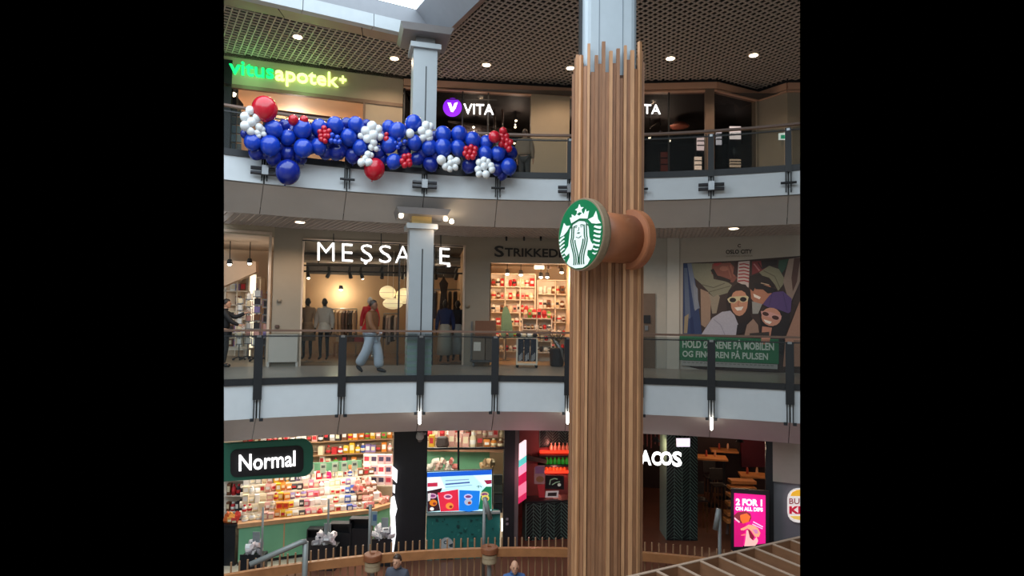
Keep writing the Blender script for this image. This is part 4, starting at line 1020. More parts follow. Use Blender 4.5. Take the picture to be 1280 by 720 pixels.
def person(name, lab, cat, loc, yaw, h, skin, hair=None, top=None, legs=None, shoes=None, pose=None, group=None, long_hair=False, top_over=None, leg_over=None, skirt=None, bald=False, glasses=False, sleeves=True, fingers=True, cut=False, top_low=None):
    J = dict(BASE); J.update(pose or {}); k = h/1.76
    root = empty(name, loc, lab, cat, group); R3 = Matrix.Rotation(yaw, 3, 'Z'); L = Vector(loc)
    T = lambda v: L+R3@(Vector(v)*k)
    v, f = chain(J, EB); mb = MB(); mb.add([T(p) for p in v], f)
    hc = Vector(J['skull'])+Vector((0,-.012,.06))
    RK = R3*k
    def loc_ball(m_, c, r, n=10, q=8): m_.ball(T(c), r, n, q, R3*k)
    loc_ball(mb, hc, (.074,.094,.118), 14, 10); loc_ball(mb, hc+Vector((0,-.04,-.055)), (.05,.05,.06))
    mb.lathe(T(hc+Vector((0,-.098,-.022))), [(.017,0),(.013,.02),(.005,.045)], 6, R3*k)           # nose
    for s in (-1, 1): loc_ball(mb, hc+Vector((s*.076,.008,-.01)), (.012,.022,.034), 6, 5)            # ears
    if fingers:
        for s, w_ in (('L',-1),('R',1)):
            ha = Vector(J['ha'+s]); d = (ha-Vector(J['wr'+s])).normalized(); sd = d.cross(Vector((w_,0,0))).normalized()
            for q in range(4):
                b0 = ha+sd*(-.03+.02*q); ln = (.06,.072,.068,.052)[q]
                mb.tube([T(b0), T(b0+d*ln*.55), T(b0+d*ln+Vector((-w_*.018,0,0)))], [.009*k,.0085*k,.006*k], 6)
            b0 = ha-d*.03+sd*.03; mb.tube([T(b0), T(b0+sd*.03+d*.025), T(b0+sd*.035+d*.055)], [.011*k,.01*k,.007*k], 6)
    body = mb.build('body', skin, root, True, cut=cut)
    if body is None: return root
    if hair or bald:
        eyem = rgb((24,20,20), .3)
        for s in (-1, 1): m_ = MB(); loc_ball(m_, hc+Vector((s*.03,-.082,.004)), (.011,.01,.007), 6, 5); m_.build('eye', eyem, root, True, cut=cut)
        m_ = MB(); loc_ball(m_, hc+Vector((0,-.083,-.062)), (.024,.01,.007), 8, 5); m_.build('mouth', rgb((150,78,70), .5), root, True, cut=cut)
        for s in (-1, 1): m_ = MB(); loc_ball(m_, hc+Vector((s*.031,-.086,.026)), (.02,.008,.004), 6, 5); m_.build('eyebrow', hair or rgb((120,90,70)), root, True, cut=cut)
    if hair:
        m_ = MB(); n, q = 14, 10; m_.ball((0,0,0), 1, n, q); V = []
        for p in m_.v:
            s = Vector((p.x*.088, p.y*.108, p.z*.132)); s.y += .01; s.z += .01
            if p.y < -.25 and p.z < .45: s = Vector((p.x*.066, p.y*.078+.01, p.z*.11))
            elif p.z < -.3 and not long_hair: s = Vector((p.x*.07, max(p.y, 0)*.085, p.z*.1))
            V.append(T(hc+s))
        m_.v = V
        if long_hair:
            m_.tube([T(hc+Vector((0,.06,.02))), T(hc+Vector((0,.085,-.12))), T(hc+Vector((0,.08,-.26)))], [.075*k,.085*k,.05*k], 10)
        m_.build('hair', hair, root, True, cut=cut)
    if glasses:
        m_ = MB()
        for s in (-1, 1): m_.tube([T(hc+Vector((s*.032+.024*cos(a),-.1,.004+.018*sin(a)))) for a in [2*pi*i/10 for i in range(11)]], .003*k, 5, False)
        m_.build('glasses', rgb((30,30,34)), root, cut=cut)
    if top:
        ed = [('pelvis','spine'),('spine','chest'),('chest','neck')]+[e for s in 'LR' for e in ((('chest','sh'+s),('sh'+s,'el'+s),('el'+s,'wr'+s)) if sleeves else (('chest','sh'+s),))]
        ov = {'neck': .066, 'chest': (.185,.15), 'spine': (.165,.135), 'pelvis': (.175,.14), 'wrL': .042, 'wrR': .042}; ov.update(top_over or {})
        v, f = chain(J, ed, .024, ov); m_ = MB(); m_.add([T(p) for p in v], f); g = m_.build('jacket' if sleeves else 'vest', top, root, True, cut=cut)
        if g is not None:
            cn_ = Vector(J['neck']); m_ = MB(); m_.tube([T(cn_+Vector((.062*cos(a), .06*sin(a), .02))) for a in [2*pi*i/12 for i in range(13)]], .018*k, 6, False); m_.build('collar', top, g, True, cut=cut)
    if legs and not skirt:
        ed = [e for s in 'LR' for e in (('pelvis','hi'+s),('hi'+s,'kn'+s),('kn'+s,'an'+s))]
        v, f = chain(J, ed, .02, leg_over); m_ = MB(); m_.add([T(p) for p in v], f); m_.build('trousers', legs, root, True, cut=cut)
    if skirt:
        m_ = MB(); c = Vector(J['pelvis']); prof = [(.2+skirt[1], skirt[0]), (.19+skirt[1]*.7, (skirt[0]+c.z)/2), (.17, c.z), (.135, c.z+.12)]
        m_.lathe(T((c.x, c.y, 0)), prof, 16, R3*k); m_.build('skirt', legs, root, True, cut=cut)
    if shoes:
        for s in 'LR':
            a = Vector(J['an'+s]); t = Vector(J['to'+s]); d = (t-a); m_ = MB()
            m_.tube([T(a-d*.35+Vector((0,0,-.03))), T(a+Vector((0,0,-.02))), T(a+d*.6+Vector((0,0,-.01))), T(t+d*.15)], [.03*k,.05*k,.044*k,.026*k], 10); m_.build('shoe', shoes, root, True, cut=cut)
    return root
HB = rgb((34,24,20), .5); HBR = rgb((62,42,30), .5); HG = rgb((150,120,100), .6)
# walker on the middle balcony, facing right
wp = onz(463, 466, 0.0)
person('person', 'person in brown jacket and wide pale jeans walking past the clothes shop', 'person', (wp.x, wp.y+.1, 0), radians(78), 1.72, M['skind'], HB, rgb((112,70,40), .7), rgb((186,190,202), .8), rgb((40,36,42), .5),
    pose=dict(knL=(-.1,.1,.52), anL=(-.12,.3,.16), toL=(-.12,.2,.04), knR=(.1,-.12,.5), anR=(.1,-.16,.09), toR=(.11,-.31,.035), elL=(-.23,-.06,1.16), wrL=(-.2,-.2,1.0), haL=(-.18,-.26,.96), elR=(.22,.12,1.17), wrR=(.22,.06,.93), haR=(.22,.02,.86)),
    leg_over={'knL': .125, 'knR': .125, 'anL': .135, 'anR': .135, 'hiL': .12, 'hiR': .12, 'pelvis': (.17,.14)}, top_over={'chest': (.19,.15), 'spine': (.18,.15), 'pelvis': (.19,.16), 'shL': .09, 'shR': .09, 'elL': .08, 'elR': .08, 'wrL': .06, 'wrR': .06})
# person at the left edge in the card shop
lp = onz(283, 460, 0.0); 
person('person', 'person in black reaching towards the card shelves at the left edge', 'person', (lp.x-.18, lp.y+.25, 0), radians(110), 1.72, M['skin'], HB, rgb((24,22,24), .7), rgb((30,28,32), .8), rgb((24,22,22), .5),
    pose=dict(elR=(.16,-.22,1.3), wrR=(.12,-.46,1.42), haR=(.11,-.54,1.44), elL=(-.2,-.14,1.2), wrL=(-.18,-.34,1.1), haL=(-.18,-.42,1.1)), cut=True)
# shopper behind the top floor railing
tp = ony(656, 190, 16.2)
person('person', 'person in a brown coat seen behind the top floor railing, right of the balloons', 'person', (tp.x, tp.y, Z2), radians(165), 1.62, M['skin'], HBR, rgb((132,108,86), .8), rgb((60,54,50), .8), rgb((30,28,28)), top_over={'chest': (.24,.17), 'spine': (.24,.18), 'pelvis': (.25,.18), 'shL': .1, 'shR': .1, 'elL': .085, 'elR': .085})
# two people on the ground floor, heads and shoulders in view
a = onz(497, 693, DZ+1.74); person('person', 'dark-haired person in a blue grey jacket looking down, left of the other standing person', 'person', (a.x, a.y, DZ), radians(-14), 1.74, M['skin'], HBR, rgb((72,74,86), .8), rgb((40,44,54), .8), rgb((34,32,32)), pose=dict(skull=(.01,-.035,1.585)), glasses=False)
a = onz(643, 698, DZ+1.74); person('person', 'balding person in a blue and pale striped jacket looking down', 'person', (a.x, a.y, DZ), radians(8), 1.72, M['skin'], None, rgb((60,92,140), .8), rgb((44,44,50), .8), rgb((34,32,32)), pose=dict(skull=(0,-.04,1.58)), bald=True, top_over={'shL': .075, 'shR': .075})
# ================================================================ MIDDLE FLOOR: card shop
def shelf_unit(wall_or_Y, x0, x1, ytop, ybot, Y, nrow, m, lab, ncol=1, dep=.35, name='shelf_unit', back=True, cut=False):
    a, b = ony(x0, ytop, Y), ony(x1, ybot, Y); x_0, x_1, zt, zb = a.x, b.x, a.z, b.z
    root = empty(name, Vector(((x_0+x_1)/2, Y, zb)), lab, 'shelf'); cx = (x_0+x_1)/2; W_ = x_1-x_0
    if back: MB().box((cx, Y+dep, (zt+zb)/2), (W_, .03, zt-zb)).build('back_panel', m, root, cut=cut)
    for i in range(ncol+1): MB().box((x_0+W_*i/ncol, Y+dep/2, (zt+zb)/2), (.035, dep, zt-zb)).build('side_panel', m, root, cut=cut)
    zs = []
    for i in range(nrow+1):
        z = zb+(zt-zb)*i/nrow; zs.append(z); MB().box((cx, Y+dep/2, z), (W_, dep, .03)).build('shelf', m, root, cut=cut)
    return zs, x_0, x_1
def fill(zs, x0, x1, Y, kinds, cols, w_, h, where, cat=None, dY=.14, prob=1.0):
    for z in zs:
        x = x0+.03
        while x < x1-w_*.7:
            ww = w_*RG.uniform(.8,1.2)
            if RG.random() < prob:
                cn = RG.choice(cols); k = RG.choice(kinds); nm = {'carton':'carton','bottle':'bottle','packet':'packet','skein':'yarn_skein','card':'greeting_card'}[k]
                good(k, nm, Vector((x+ww/2, Y+.02+dY/2, z+.016)), (ww*.9, dY, h*RG.uniform(.8,1.1)), CN[cn], CN[RG.choice(('white','cream','red','dark'))], '%s %s %s' % (cn, nm.replace('_',' '), where), nm.split('_')[-1], 'goods '+where)
            x += ww
wm = mat('white_shelf', (236,222,204), .5, var=.03)
zs, xa, xb = shelf_unit(None, 268, 322, 346, 452, 19.6, 6, wm, 'tall white shelf unit against the card shop wall', 4, cut=True)
xa = onz(281, 400, 1).x if False else ony(283, 400, 19.6).x
fill(zs[1:6], xa, xb-.05, 19.62, ['card','carton'], ['white','cream','rose','brown','lilac'], .17, .26, 'on the white shelves of the card shop', prob=.75)
P = ony(316, 360, 19.2); label(MB().box(Vector((P.x, P.y, P.z)), (.17, .06, .85)).box(Vector((P.x, P.y+.02, (P.z-.4)/2)), (.1, .04, P.z-.4)).build('wall_light', mat('lit_card_panel', (255,240,214), var=0, emit=(255,232,196), es=1.6)), 'bright vertical light panel at the end of the card shelves', 'light')
def spinner(px, pyb, pyt, Y, wpx, lab, cols, tiers=7):
    b = ony(px, pyb, Y); b.z = 0; zt = ony(px, pyt, Y).z; root = empty('card_spinner', b, lab, 'card rack')
    MB().tube([b+Zv*.05, Vector((b.x, b.y, zt+.05))], .018, 8).build('pole', M['chrome'], root)
    for k in range(5):
        a = 2*pi*k/5+.3; e = b+Vector((.17*cos(a), .17*sin(a), .05)); lg = MB().tube([b+Zv*.1, e], .016, 6).build('leg', M['black'], root)
        MB().ball(e-Zv*.02, .03, 8, 6).build('castor', M['black'], lg)
    wd = wpx/F*Y; hh = (zt-.45)/tiers
    for t in range(tiers):
        z = .45+hh*t
        for k in range(4):
            a = pi/2*k+.35; d = Vector((cos(a), sin(a), 0))
            hd = MB().box(b+d*(wd*.42)+Zv*(z+.02-b.z), (wd*.72, .03, .03), a+pi/2).build('pocket', M['chrome'], root)
            MB().box(b+d*(wd*.44)+Zv*(z+hh*.5), (wd*.62, .012, hh*.8), a+pi/2).build('card', rgb(CN[RG.choice(cols)]), hd)
spinner(298, 456, 372, 18.0, 7, 'slim spinner rack of white cards at the left edge', ['white','cream'])
spinner(309, 456, 366, 18.4, 8, 'bright spinner rack of pale cards, second from the left', ['white','cream','rose'])
spinner(319, 458, 362, 17.6, 11, 'spinner rack of mixed photo cards, third from the left', ['lilac','rose','brown','white','dark'])
spinner(330.5, 457, 366, 17.7, 9, 'darker spinner rack of photo cards beside the door frame', ['dark','brown','lilac','rose'])
t = ony(295, 436, 18.8); e = empty('low_table', Vector((t.x, t.y, 0)), 'low white table on the card shop floor', 'table'); MB().box(t, (.9, .5, .05)).build('table_top', wm, e, cut=True)
for sx in (-1, 1):
    for sy in (-1, 1): MB().box((t.x+sx*.4, t.y+sy*.2, t.z/2), (.05,.05,t.z)).build('leg', wm, e, cut=True)
# lit bulkhead inside the card shop
a = [ony(x, y, 18.6) for x, y in ((270,325),(320,327),(320,340),(270,362))]; o = MB().prism(a, (0,.2,0)).build('wall_card_shop_bulkhead', mat('card_bulk', (206,176,150), .7, var=.03), None, cut=True); o['kind'] = 'structure'
def ceil_lamp(name, p, power, lab, col=WARMW, r=.08, ztop=None):
    e = empty(name, p, lab, 'light'); MB().lathe(p, [(.05,.16),(.07,.1),(.08,.03),(.07,.025)], 10).build('housing', M['black'], e)
    MB().ball(p+Zv*.01, (.06,.06,.035), 10, 6).build('bulb', MATS['spot_glow'], e)
    if ztop: MB().tube([p+Zv*.12, Vector((p.x, p.y, ztop))], .012, 6).build('stem', M['black'], e)
    lamp(name+'_light', p-Zv*.1, power, col, r, e); return e
p = ony(287, 331, 17.4); ceil_lamp('spotlight', p, 15, 'ceiling spotlight at the left edge of the card shop', WARMW, ztop=3.45)
p = ony(312, 330, 17.5); ceil_lamp('spotlight', p, 12, 'ceiling spotlight over the card racks', WARMW, ztop=3.45)
# white low cabinet in front of the pier
A, B = WP.hit(336, 430, .12), WP.hit(372, 430, .12)
e = empty('white_cabinet', Vector(((A.x+B.x)/2, (A.y+B.y)/2, 0)), 'plain white low cabinet against the pier between two shops', 'cabinet')
A.z = B.z = .12; H = WP.hit(350, 419, .12).z
MB().prism([A, B, B+Zv*(H-.12), A+Zv*(H-.12)], -WP.n*.1).build('body', mat('cabinet_white', (196,188,180), .5, var=.02), e)
MB().prism([A+Zv*(H-.14), B+Zv*(H-.14), B+Zv*(H-.1), A+Zv*(H-.1)], WP.n*.02).build('top_edge', MATS['cabinet_white'], e)
for q in (A, B): MB().box(q-WP.n*.05-Zv*.06, (.06,.06,.12)).build('foot', MATS['cabinet_white'], e)
for px, py, lab in ((346.5,408.5,'small dark alarm box on the pier'),(349,376,'small round detector on the pier'),(584.5,383,'small round grey detector on the middle pier')):
    p = (WP if px < 500 else WQ).hit(px, py, .03); label(MB().lathe(p-Zv*.03, [(.05,0),(.06,.02),(.06,.06),(.04,.08)], 10).build('detector', rgb((90,70,62) if py > 400 else (140,128,112))), lab, 'detector')

# ================================================================ MIDDLE FLOOR: clothes shop
def mannequin(px, pyb, Y, lab, topc, legc, skirt=None, yaw=0, legs=None, skin=(26,22,22), sleeves=True, h=1.78, to=None, pz=None):
    p = ony(px, pyb, Y); p.z = 0.06
    r = person('mannequin', lab, 'mannequin', p, yaw, h, rgb(skin, .4), None, rgb(topc, .8), rgb(legc, .8) if legc else None, None, skirt=skirt, sleeves=sleeves, top_over=to, fingers=True, pose=pz)
    MB().lathe(p-Zv*.06, [(.2,0),(.2,.02),(.03,.03),(.02,.05)], 14).build('base', M['chrome'], r)
mannequin(383, 455, 17.75, 'black mannequin in a beige belted dress at the left end of the shop window', (150,122,98), (150,122,98), (.55,.04), to={'spine': (.13,.1)})
mannequin(404, 455, 17.7, 'black mannequin in a pale grey blouse, second from the left in the shop window', (182,172,166), (200,190,182), (.8,.02), to={'chest': (.19,.14), 'spine': (.19,.14), 'pelvis': (.2,.15), 'elL': .075, 'elR': .075})
mannequin(555.5, 455, 17.6, 'black mannequin with navy top and long white skirt right of the column', (34,48,92), (196,182,168), (.2,.03))
mannequin(571, 455, 18.05, 'black mannequin in a black top and white skirt beside the pier', (26,26,34), (186,180,178), (.2,.02))
mannequin(461, 452, 18.8, 'silver-headed mannequin in a bright red coat behind the walking person', (206,36,52), (206,36,52), (.75,.06), skin=(190,190,196), h=1.86)
def clothes_rail(px0, px1, pyr, Y, lab, cols, n):
    a, b = ony(px0, pyr, Y), ony(px1, pyr, Y); e = empty('clothes_rail', Vector(((a.x+b.x)/2, Y, 0)), lab, 'clothes rail')
    MB().tube([a, b], .018, 8).build('rail', M['chrome'], e)
    for q in (a, b): MB().tube([Vector((q.x, Y, 0.02)), q], .016, 8).build('post', M['chrome'], e); MB().box((q.x, Y, .02), (.05,.45,.03)).build('foot', M['chrome'], e)
    for i in range(n):
        x = a.x+(b.x-a.x)*(i+.5)/n; z = a.z; w_ = .2; hh = RG.uniform(.75, 1.05)
        g = empty('hanging_garment', Vector((x, Y, z-hh)), '%s' % lab.replace('clothes rail', 'garment hanging on the rail'), 'garment', 'garments: '+lab)
        MB().tube([Vector((x, Y, z)), Vector((x, Y, z-.06))], .006, 6).build('hanger', M['chrome'], g)
        pr_ = [(x, Y-.04, z-.05),(x, Y-.22, z-.12),(x, Y-.26, z-.5),(x, Y-.2, z-.48),(x, Y-.21, z-hh),(x, Y+.21, z-hh),(x, Y+.2, z-.48),(x, Y+.26, z-.5),(x, Y+.22, z-.12),(x, Y+.04, z-.05)]
        MB().prism([Vector(q)-Vector((.03,0,0)) for q in pr_], (.06+.03*RG.random(),0,0)).build('fabric', rgb(RG.choice(cols), .85), g)
clothes_rail(412, 446, 386, 20.6, 'clothes rail with dark and cream clothes behind the blouse mannequin', [(70,58,52),(190,160,130),(110,84,70),(214,180,150)], 8)
clothes_rail(480, 497, 392, 19.6, 'clothes rail with pale and black clothes left of the column', [(50,40,38),(206,190,176),(160,140,130)], 5)
clothes_rail(541, 578, 362, 20.2, 'clothes rail on the wall right of the column', [(40,34,36),(60,54,62),(206,170,130)], 6)
g = empty('hanging_dress', ony(554, 385, 19.0), 'long dark dress hanging high beside the column', 'garment')
q = [ony(x, y, 19.0) for x, y in ((552,350),(554.5,345),(557,350),(560,354),(558,366),(560,388),(549,388),(551,366),(549,354))]
MB().prism(q, (0,.1,0)).build('fabric', rgb((36,26,26), .85), g); MB().tube([ony(554.5,346,19.05), ony(554.5,342,19.05)], .01, 6).build('hanger', M['chrome'], g); MB().tube([ony(545,342,19.05), ony(568,342,19.05)], .015, 6).build('hanging_bar', rgb((214,180,140)), g)
# table with folded goods and picture box
t = ony(438, 428, 20.2); e = empty('display_table', Vector((t.x, t.y, 0)), 'wooden display table in the middle of the clothes shop', 'table'); MB().box(t, (1.0,.6,.05)).build('table_top', rgb((176,134,92)), e)
for sx in (-1, 1):
    for sy in (-1, 1): MB().box((t.x+sx*.45, t.y+sy*.25, t.z/2), (.05,.05,t.z)).build('leg', rgb((150,110,76)), e)
for k, c in enumerate(((206,190,170),(120,84,60),(176,60,60))):
    s = empty('folded_jumper', t+Vector((-.3+.3*k,-.05,.03)), ('cream','brown','red')[k]+' folded jumper on the display table', 'jumper')
    for q in range(3): MB().box(t+Vector((-.3+.3*k,-.05,.05+.05*q)), (.25,.3,.045)).build('fold', rgb(c, .85), s)
e = empty('picture_box', ony(437, 405, 20.5), 'lit box shelf with brown goods on the clothes shop wall', 'shelf'); c = ony(437, 398, 20.5)
MB().box(c+Vector((0,.1,0)), (.24,.2,.42)).build('case', rgb((240,214,170)), e); MB().box(c-Vector((0,.02,0)), (.17,.03,.3)).build('contents', rgb((120,70,36)), e)
# paper lanterns
for px, py, Y, rx, rz_, lab in ((484.5,366,19.4,10.3,8.8,'round glowing paper lantern, upper left of the three'),(491,379.5,18.8,12.5,7,'flat glowing paper lantern, lowest of the three'),(505,370,19.6,10,10,'glowing paper lantern half hidden by the column')):
    c = ony(px, py, Y); s = Y/F; e = empty('paper_lantern', c-Zv*rz_*s, lab, 'lamp')
    prof = [(rx*s*max(cos(a), .12), rz_*s*sin(a)) for a in [-pi/2*.93+pi*.93*i/10 for i in range(11)]]
    MB().lathe(c, prof, 20).build('shade', mat('lantern_paper', (255,236,196), var=0, emit=(255,226,170), es=.95), e, True)
    for q in (2, 5, 8): MB().tube([c+Vector((prof[q][0]*1.005*cos(a), prof[q][0]*1.005*sin(a), prof[q][1])) for a in [2*pi*i/20 for i in range(21)]], .006, 4, False).build('rib', rgb((220,196,150)), e)
    MB().tube([c+Zv*rz_*s*.95, Vector((c.x, c.y, 3.38))], .006, 5).build('cord', rgb((220,210,200)), e)
# light tracks with spots
for k, (x0, y0, x1, y1, Y) in enumerate(((378,338,578,343,18.6),(378,331,578,335,20.2))):
    a, b = ony(x0, y0, Y), ony(x1, y1, Y); a.z = b.z = (a.z+b.z)/2
    e = empty('light_track', (a+b)/2, ('front','rear')[k]+' black ceiling track carrying the clothes shop spotlights', 'light track'); MB().bar(a, b, .05, .05).build('track', M['black'], e)
    for t in (.1, .5, .9): p = a.lerp(b, t); MB().tube([p, Vector((p.x, p.y, 3.4))], .01, 6).build('suspension', M['black'], e)
    n_ = 9
    for i in range(n_):
        p = a.lerp(b, (i+.5)/n_+.02*((i*7) % 3-1)); aim = Vector((RG.uniform(-.5,.5), RG.uniform(-.6,.8), -1)).normalized()
        sp_ = MB().tube([p-Zv*.03, p-Zv*.07], .012, 6).build('spot_joint', M['black'], e)
        MB().tube([p-Zv*.06-aim*.05, p-Zv*.06+aim*.14], [.045,.06], 10).build('spot_can', M['black'], sp_)
        if i % 3 == k:
            MB().ball(p-Zv*.06+aim*.14, .045, 8, 6).build('spot_bulb', MATS['spot_glow'], sp_)
            lamp('spot_light', p-Zv*.06+aim*.24, 11, WARM, .05, e)
p = ony(425, 366, 20.9); ceil_lamp('wall_washer', p+Vector((0,.1,.1)), 60, 'warm lamp throwing the bright spot on the clothes shop wall', (1,.8,.55), .06)
e = empty('exit_sign', RM.hit(388, 369, .3), 'small green exit sign at the back of the clothes shop', 'sign'); p = ony(388.5, 369.5, 21.5)
MB().box(p, (.34,.05,.15)).build('sign_body', rgb((190,225,205), .5, .6), e); MB().box(p-Vector((0,.03,0)), (.1,.01,.1)).build('running_figure_field', rgb((40,140,90), .5, .4), e)
# horizontal boards on the back wall, left part, and grey duct
for k in range(6):
    a, b = ony(378, 356+14*k, 21.6), ony(405, 356+14*k, 21.6); o = MB().box(((a.x+b.x)/2, 21.6, a.z), (b.x-a.x, .05, .34)).build('wall_board', mat('board_%d' % (k % 2), ((176,134,104),(166,124,96))[k % 2], .7)); o['kind'] = 'structure'
label(MB().tube([ony(378, 322, 20.4), ony(580, 327, 20.4)], .16, 12).build('ventilation_duct', rgb((120,114,110), .5)), 'grey round ventilation duct under the clothes shop ceiling', 'duct')

# ================================================================ MIDDLE FLOOR: yarn shop
zs, xa, xb = shelf_unit(None, 613, 668, 342, 456, 20.3, 7, wm, 'white wall shelves along the left of the yarn shop', 3, dep=.3)
fill(zs[3:7], xa, xb, 20.3, ['skein','packet'], ['white','cream','rose','brown','red'], .15, .26, 'on the upper left shelves of the yarn shop')
fill(zs[0:3], xa, xb, 20.3, ['skein'], ['red','white','rose','brown','green'], .15, .2, 'on the lower left shelves of the yarn shop')
zs, xa, xb = shelf_unit(None, 672, 716, 350, 456, 20.5, 6, wm, 'white wall shelves along the right of the yarn shop', 2, dep=.3)
fill(zs[4:6], xa, xb, 20.5, ['skein','packet'], ['white','cream','brown'], .15, .26, 'on the upper right shelves of the yarn shop')
fill(zs[0:4], xa, xb, 20.5, ['skein'], ['red','pink','brown','red','white'], .15, .22, 'on the lower right shelves of the yarn shop')
zs, xa, xb = shelf_unit(None, 653, 689, 398, 455, 19.0, 4, wm, 'white shelf counter full of red and cream yarn in the middle of the yarn shop', 2, dep=.35)
fill(zs[1:4], xa, xb, 18.98, ['skein'], ['red','cream','brown','white','dark'], .13, .17, 'in the middle shelf counter of the yarn shop')
fill(zs[4:5], xa, xb, 19.0, ['skein','packet'], ['red','white','rose','cream','green'], .14, .26, 'on top of the middle shelf counter')
p = ony(632, 425, 19.3); e = empty('shawl_stand', Vector((p.x, p.y, 0)), 'pale green knitted shawl on a stand left of the shelf counter', 'stand'); MB().prism([ony(x, y, 19.2) for x, y in ((629,385),(632,382.5),(635,385),(639,396),(642,420),(637,423),(634,412),(630,424),(626,418),(627,396))], (0,.1,0)).build('shawl', rgb((110,150,130), .9), e); MB().tube([Vector((p.x, p.y, .02)), p+Zv*.9], .02, 8).build('pole', M['chrome'], e); MB().lathe(Vector((p.x, p.y, 0)), [(.18,0),(.18,.02),(.03,.03)], 12).build('foot', M['chrome'], e)
def yspot(px, py, Y, pw): 
    ceil_lamp('spotlight', ony(px, py, Y), pw, 'lit ceiling spotlight of the yarn shop above picture of shelves', WARM, ztop=3.2)['group'] = 'yarn shop spotlights'
for px, py, Y, pw in ((634,343,18.6,24),(651,344,19.2,20),(676,347,18.9,20),(684,347,19.3,18),(702,341,18.7,24)): yspot(px, py, Y, pw)
label(MB().box(ony(674, 334, 18.9), (.3,.2,.1)).build('ceiling_box_lamp', mat('lit_box', (255,244,226), var=0, emit=(255,240,214), es=1.6)), 'white square lamp under the yarn shop ceiling', 'light')
for px in (686, 699): label(MB().lathe(ony(px, 334, 18.8)-Zv*.05, [(.06,0),(.07,.03),(.07,.09),(.05,.1)], 12).build('ceiling_speaker', rgb((84,66,56))), 'dark round ceiling fitting, %s of the pair in the yarn shop' % ('left' if px == 686 else 'right'), 'ceiling fitting')
# wheeled bin with dark cloth, plant stand
b = onz(658.5, 460, 0.0); b.y += .25; s = b.y/F
e = empty('wheeled_bin', b, 'wheeled white display bin with dark printed cloth at the yarn shop door', 'display bin'); w_ = 26*s; hh = .7
for sx in (-1, 1):
    for sy in (-1, 1):
        MB().box(b+Vector((sx*w_*.47, sy*.22, .08+hh/2)), (.035,.035,hh)).build('post', wm, e); MB().ball(b+Vector((sx*w_*.45, sy*.2, .04)), .04, 8, 6).build('castor', M['black'], e)
MB().box(b+Zv*.1, (w_,.5,.04)).build('base', wm, e); MB().box(b+Zv*(.12+hh), (w_,.5,.04)).build('rim', wm, e)
for i in range(3): 
    cl = MB().box(b+Vector((-w_*.3+w_*.3*i, -.23, .16+hh*.47)), (w_*.26,.03,hh*.86)).build('hanging_cloth', rgb((44,46,58), .9), e)
    for q in range(3): MB().box(b+Vector((-w_*.36+w_*.3*i+w_*.06*q, -.249, .26+.03*q)), (w_*.03,.006,.18)).build('printed_stripe', rgb((200,196,196)), cl)
for i in range(7): label(MB().ball(b+Vector((-w_*.4+w_*.13*i, -.05+.06*(i % 2), .19+hh)), (.075,.075,.06), 10, 7).build('yarn_ball', rgb((CN['dark'], CN['white'], CN['cream'])[i % 3], .9), None, True), ('dark','white','cream')[i % 3]+' yarn ball lying in the wheeled bin', 'yarn ball', 'yarn balls in the bin')
b = onz(697, 459, 0.0); b.y += .3
e = empty('potted_plant', b, 'dry grass-like plant in a dark pot at the right of the yarn shop door', 'plant'); MB().lathe(b, [(.15,0),(.19,.02),(.22,.5),(.2,.52)], 14).build('pot', rgb((44,40,44)), e)
for i in range(26):
    a = RG.uniform(0, 6.28); l = RG.uniform(.3,.62); p0 = b+Zv*.5; p1 = p0+Vector((.1*cos(a), .1*sin(a), l*.6)); p2 = p0+Vector((.26*cos(a), .26*sin(a), l)); MB().tube([p0, p1, p2], [.012,.014,.002], 4).build('leaf_blade', rgb(((150,120,92),(120,96,70),(96,90,60))[i % 3]), e)
for i in range(3):
    p = [ony(691+2*i, 424+3*i, 16.6), ony(699+2*i, 430+4*i, 16.6), ony(703+i, 446+3*i, 16.6)]; label(MB().tube(p, .014, 6).build('trolley_hoop', M['chrome'], None, True), 'curved bright metal hoop beside the plant pot', 'hoop', 'metal hoops')
# goods trolley with brown boxes
b = onz(605, 459, 0.0); b.y += .3; s = b.y/F; w_ = 30*s
e = empty('goods_trolley', b, 'grey goods trolley parked in front of the pier beside the yarn shop', 'trolley'); MB().box(b+Zv*.16, (w_*1.15,.55,.05)).build('platform', rgb((70,68,70)), e)
for sx in (-1, 1):
    for sy in (-1, 1): MB().tube([b+Vector((sx*w_*.45-.02, sy*.2, .06)), b+Vector((sx*w_*.45+.02, sy*.2, .06))], .06, 10).build('wheel', rgb((110,110,112)), e)
MB().tube([b+Vector((-w_*.55,-.22,.16)), b+Vector((-w_*.55,-.22,1.24)), b+Vector((-w_*.55,.22,1.24)), b+Vector((-w_*.55,.22,.16))], .018, 8).build('handle', M['chrome'], e)
def carton(c, d, lab, col):
    e = empty('cardboard_box', c-Zv*d[2]/2, lab, 'box'); MB().box(c, d).build('body', rgb(col, .8), e)
    MB().box(c+Zv*(d[2]/2+.004)-Vector((0,d[1]*.25,0)), (d[0]*.98,d[1]*.46,.008)).build('flap', rgb(tuple(x*.92 for x in col), .8), e); MB().box(c+Zv*(d[2]/2+.004)+Vector((0,d[1]*.25,0)), (d[0]*.98,d[1]*.46,.008)).build('flap', rgb(tuple(x*.96 for x in col), .8), e)
    return e
e1 = carton(b+Vector((-.16,0,.19+.3)), (w_*.5,.46,.6), 'grey-brown lower box with a white label on the goods trolley', (112,98,86)); MB().box(b+Vector((-.2,-.235,.56)), (.2,.008,.24)).build('paper_label', rgb((210,204,196)), e1)
carton(b+Vector((w_*.28,0,.19+.3)), (w_*.45,.46,.6), 'darker lower box at the right on the goods trolley', (96,82,72))
carton(b+Vector((.02,0,.80+.24)), (w_*.85,.48,.44), 'large brown cardboard box on top of the goods trolley', (116,78,58))
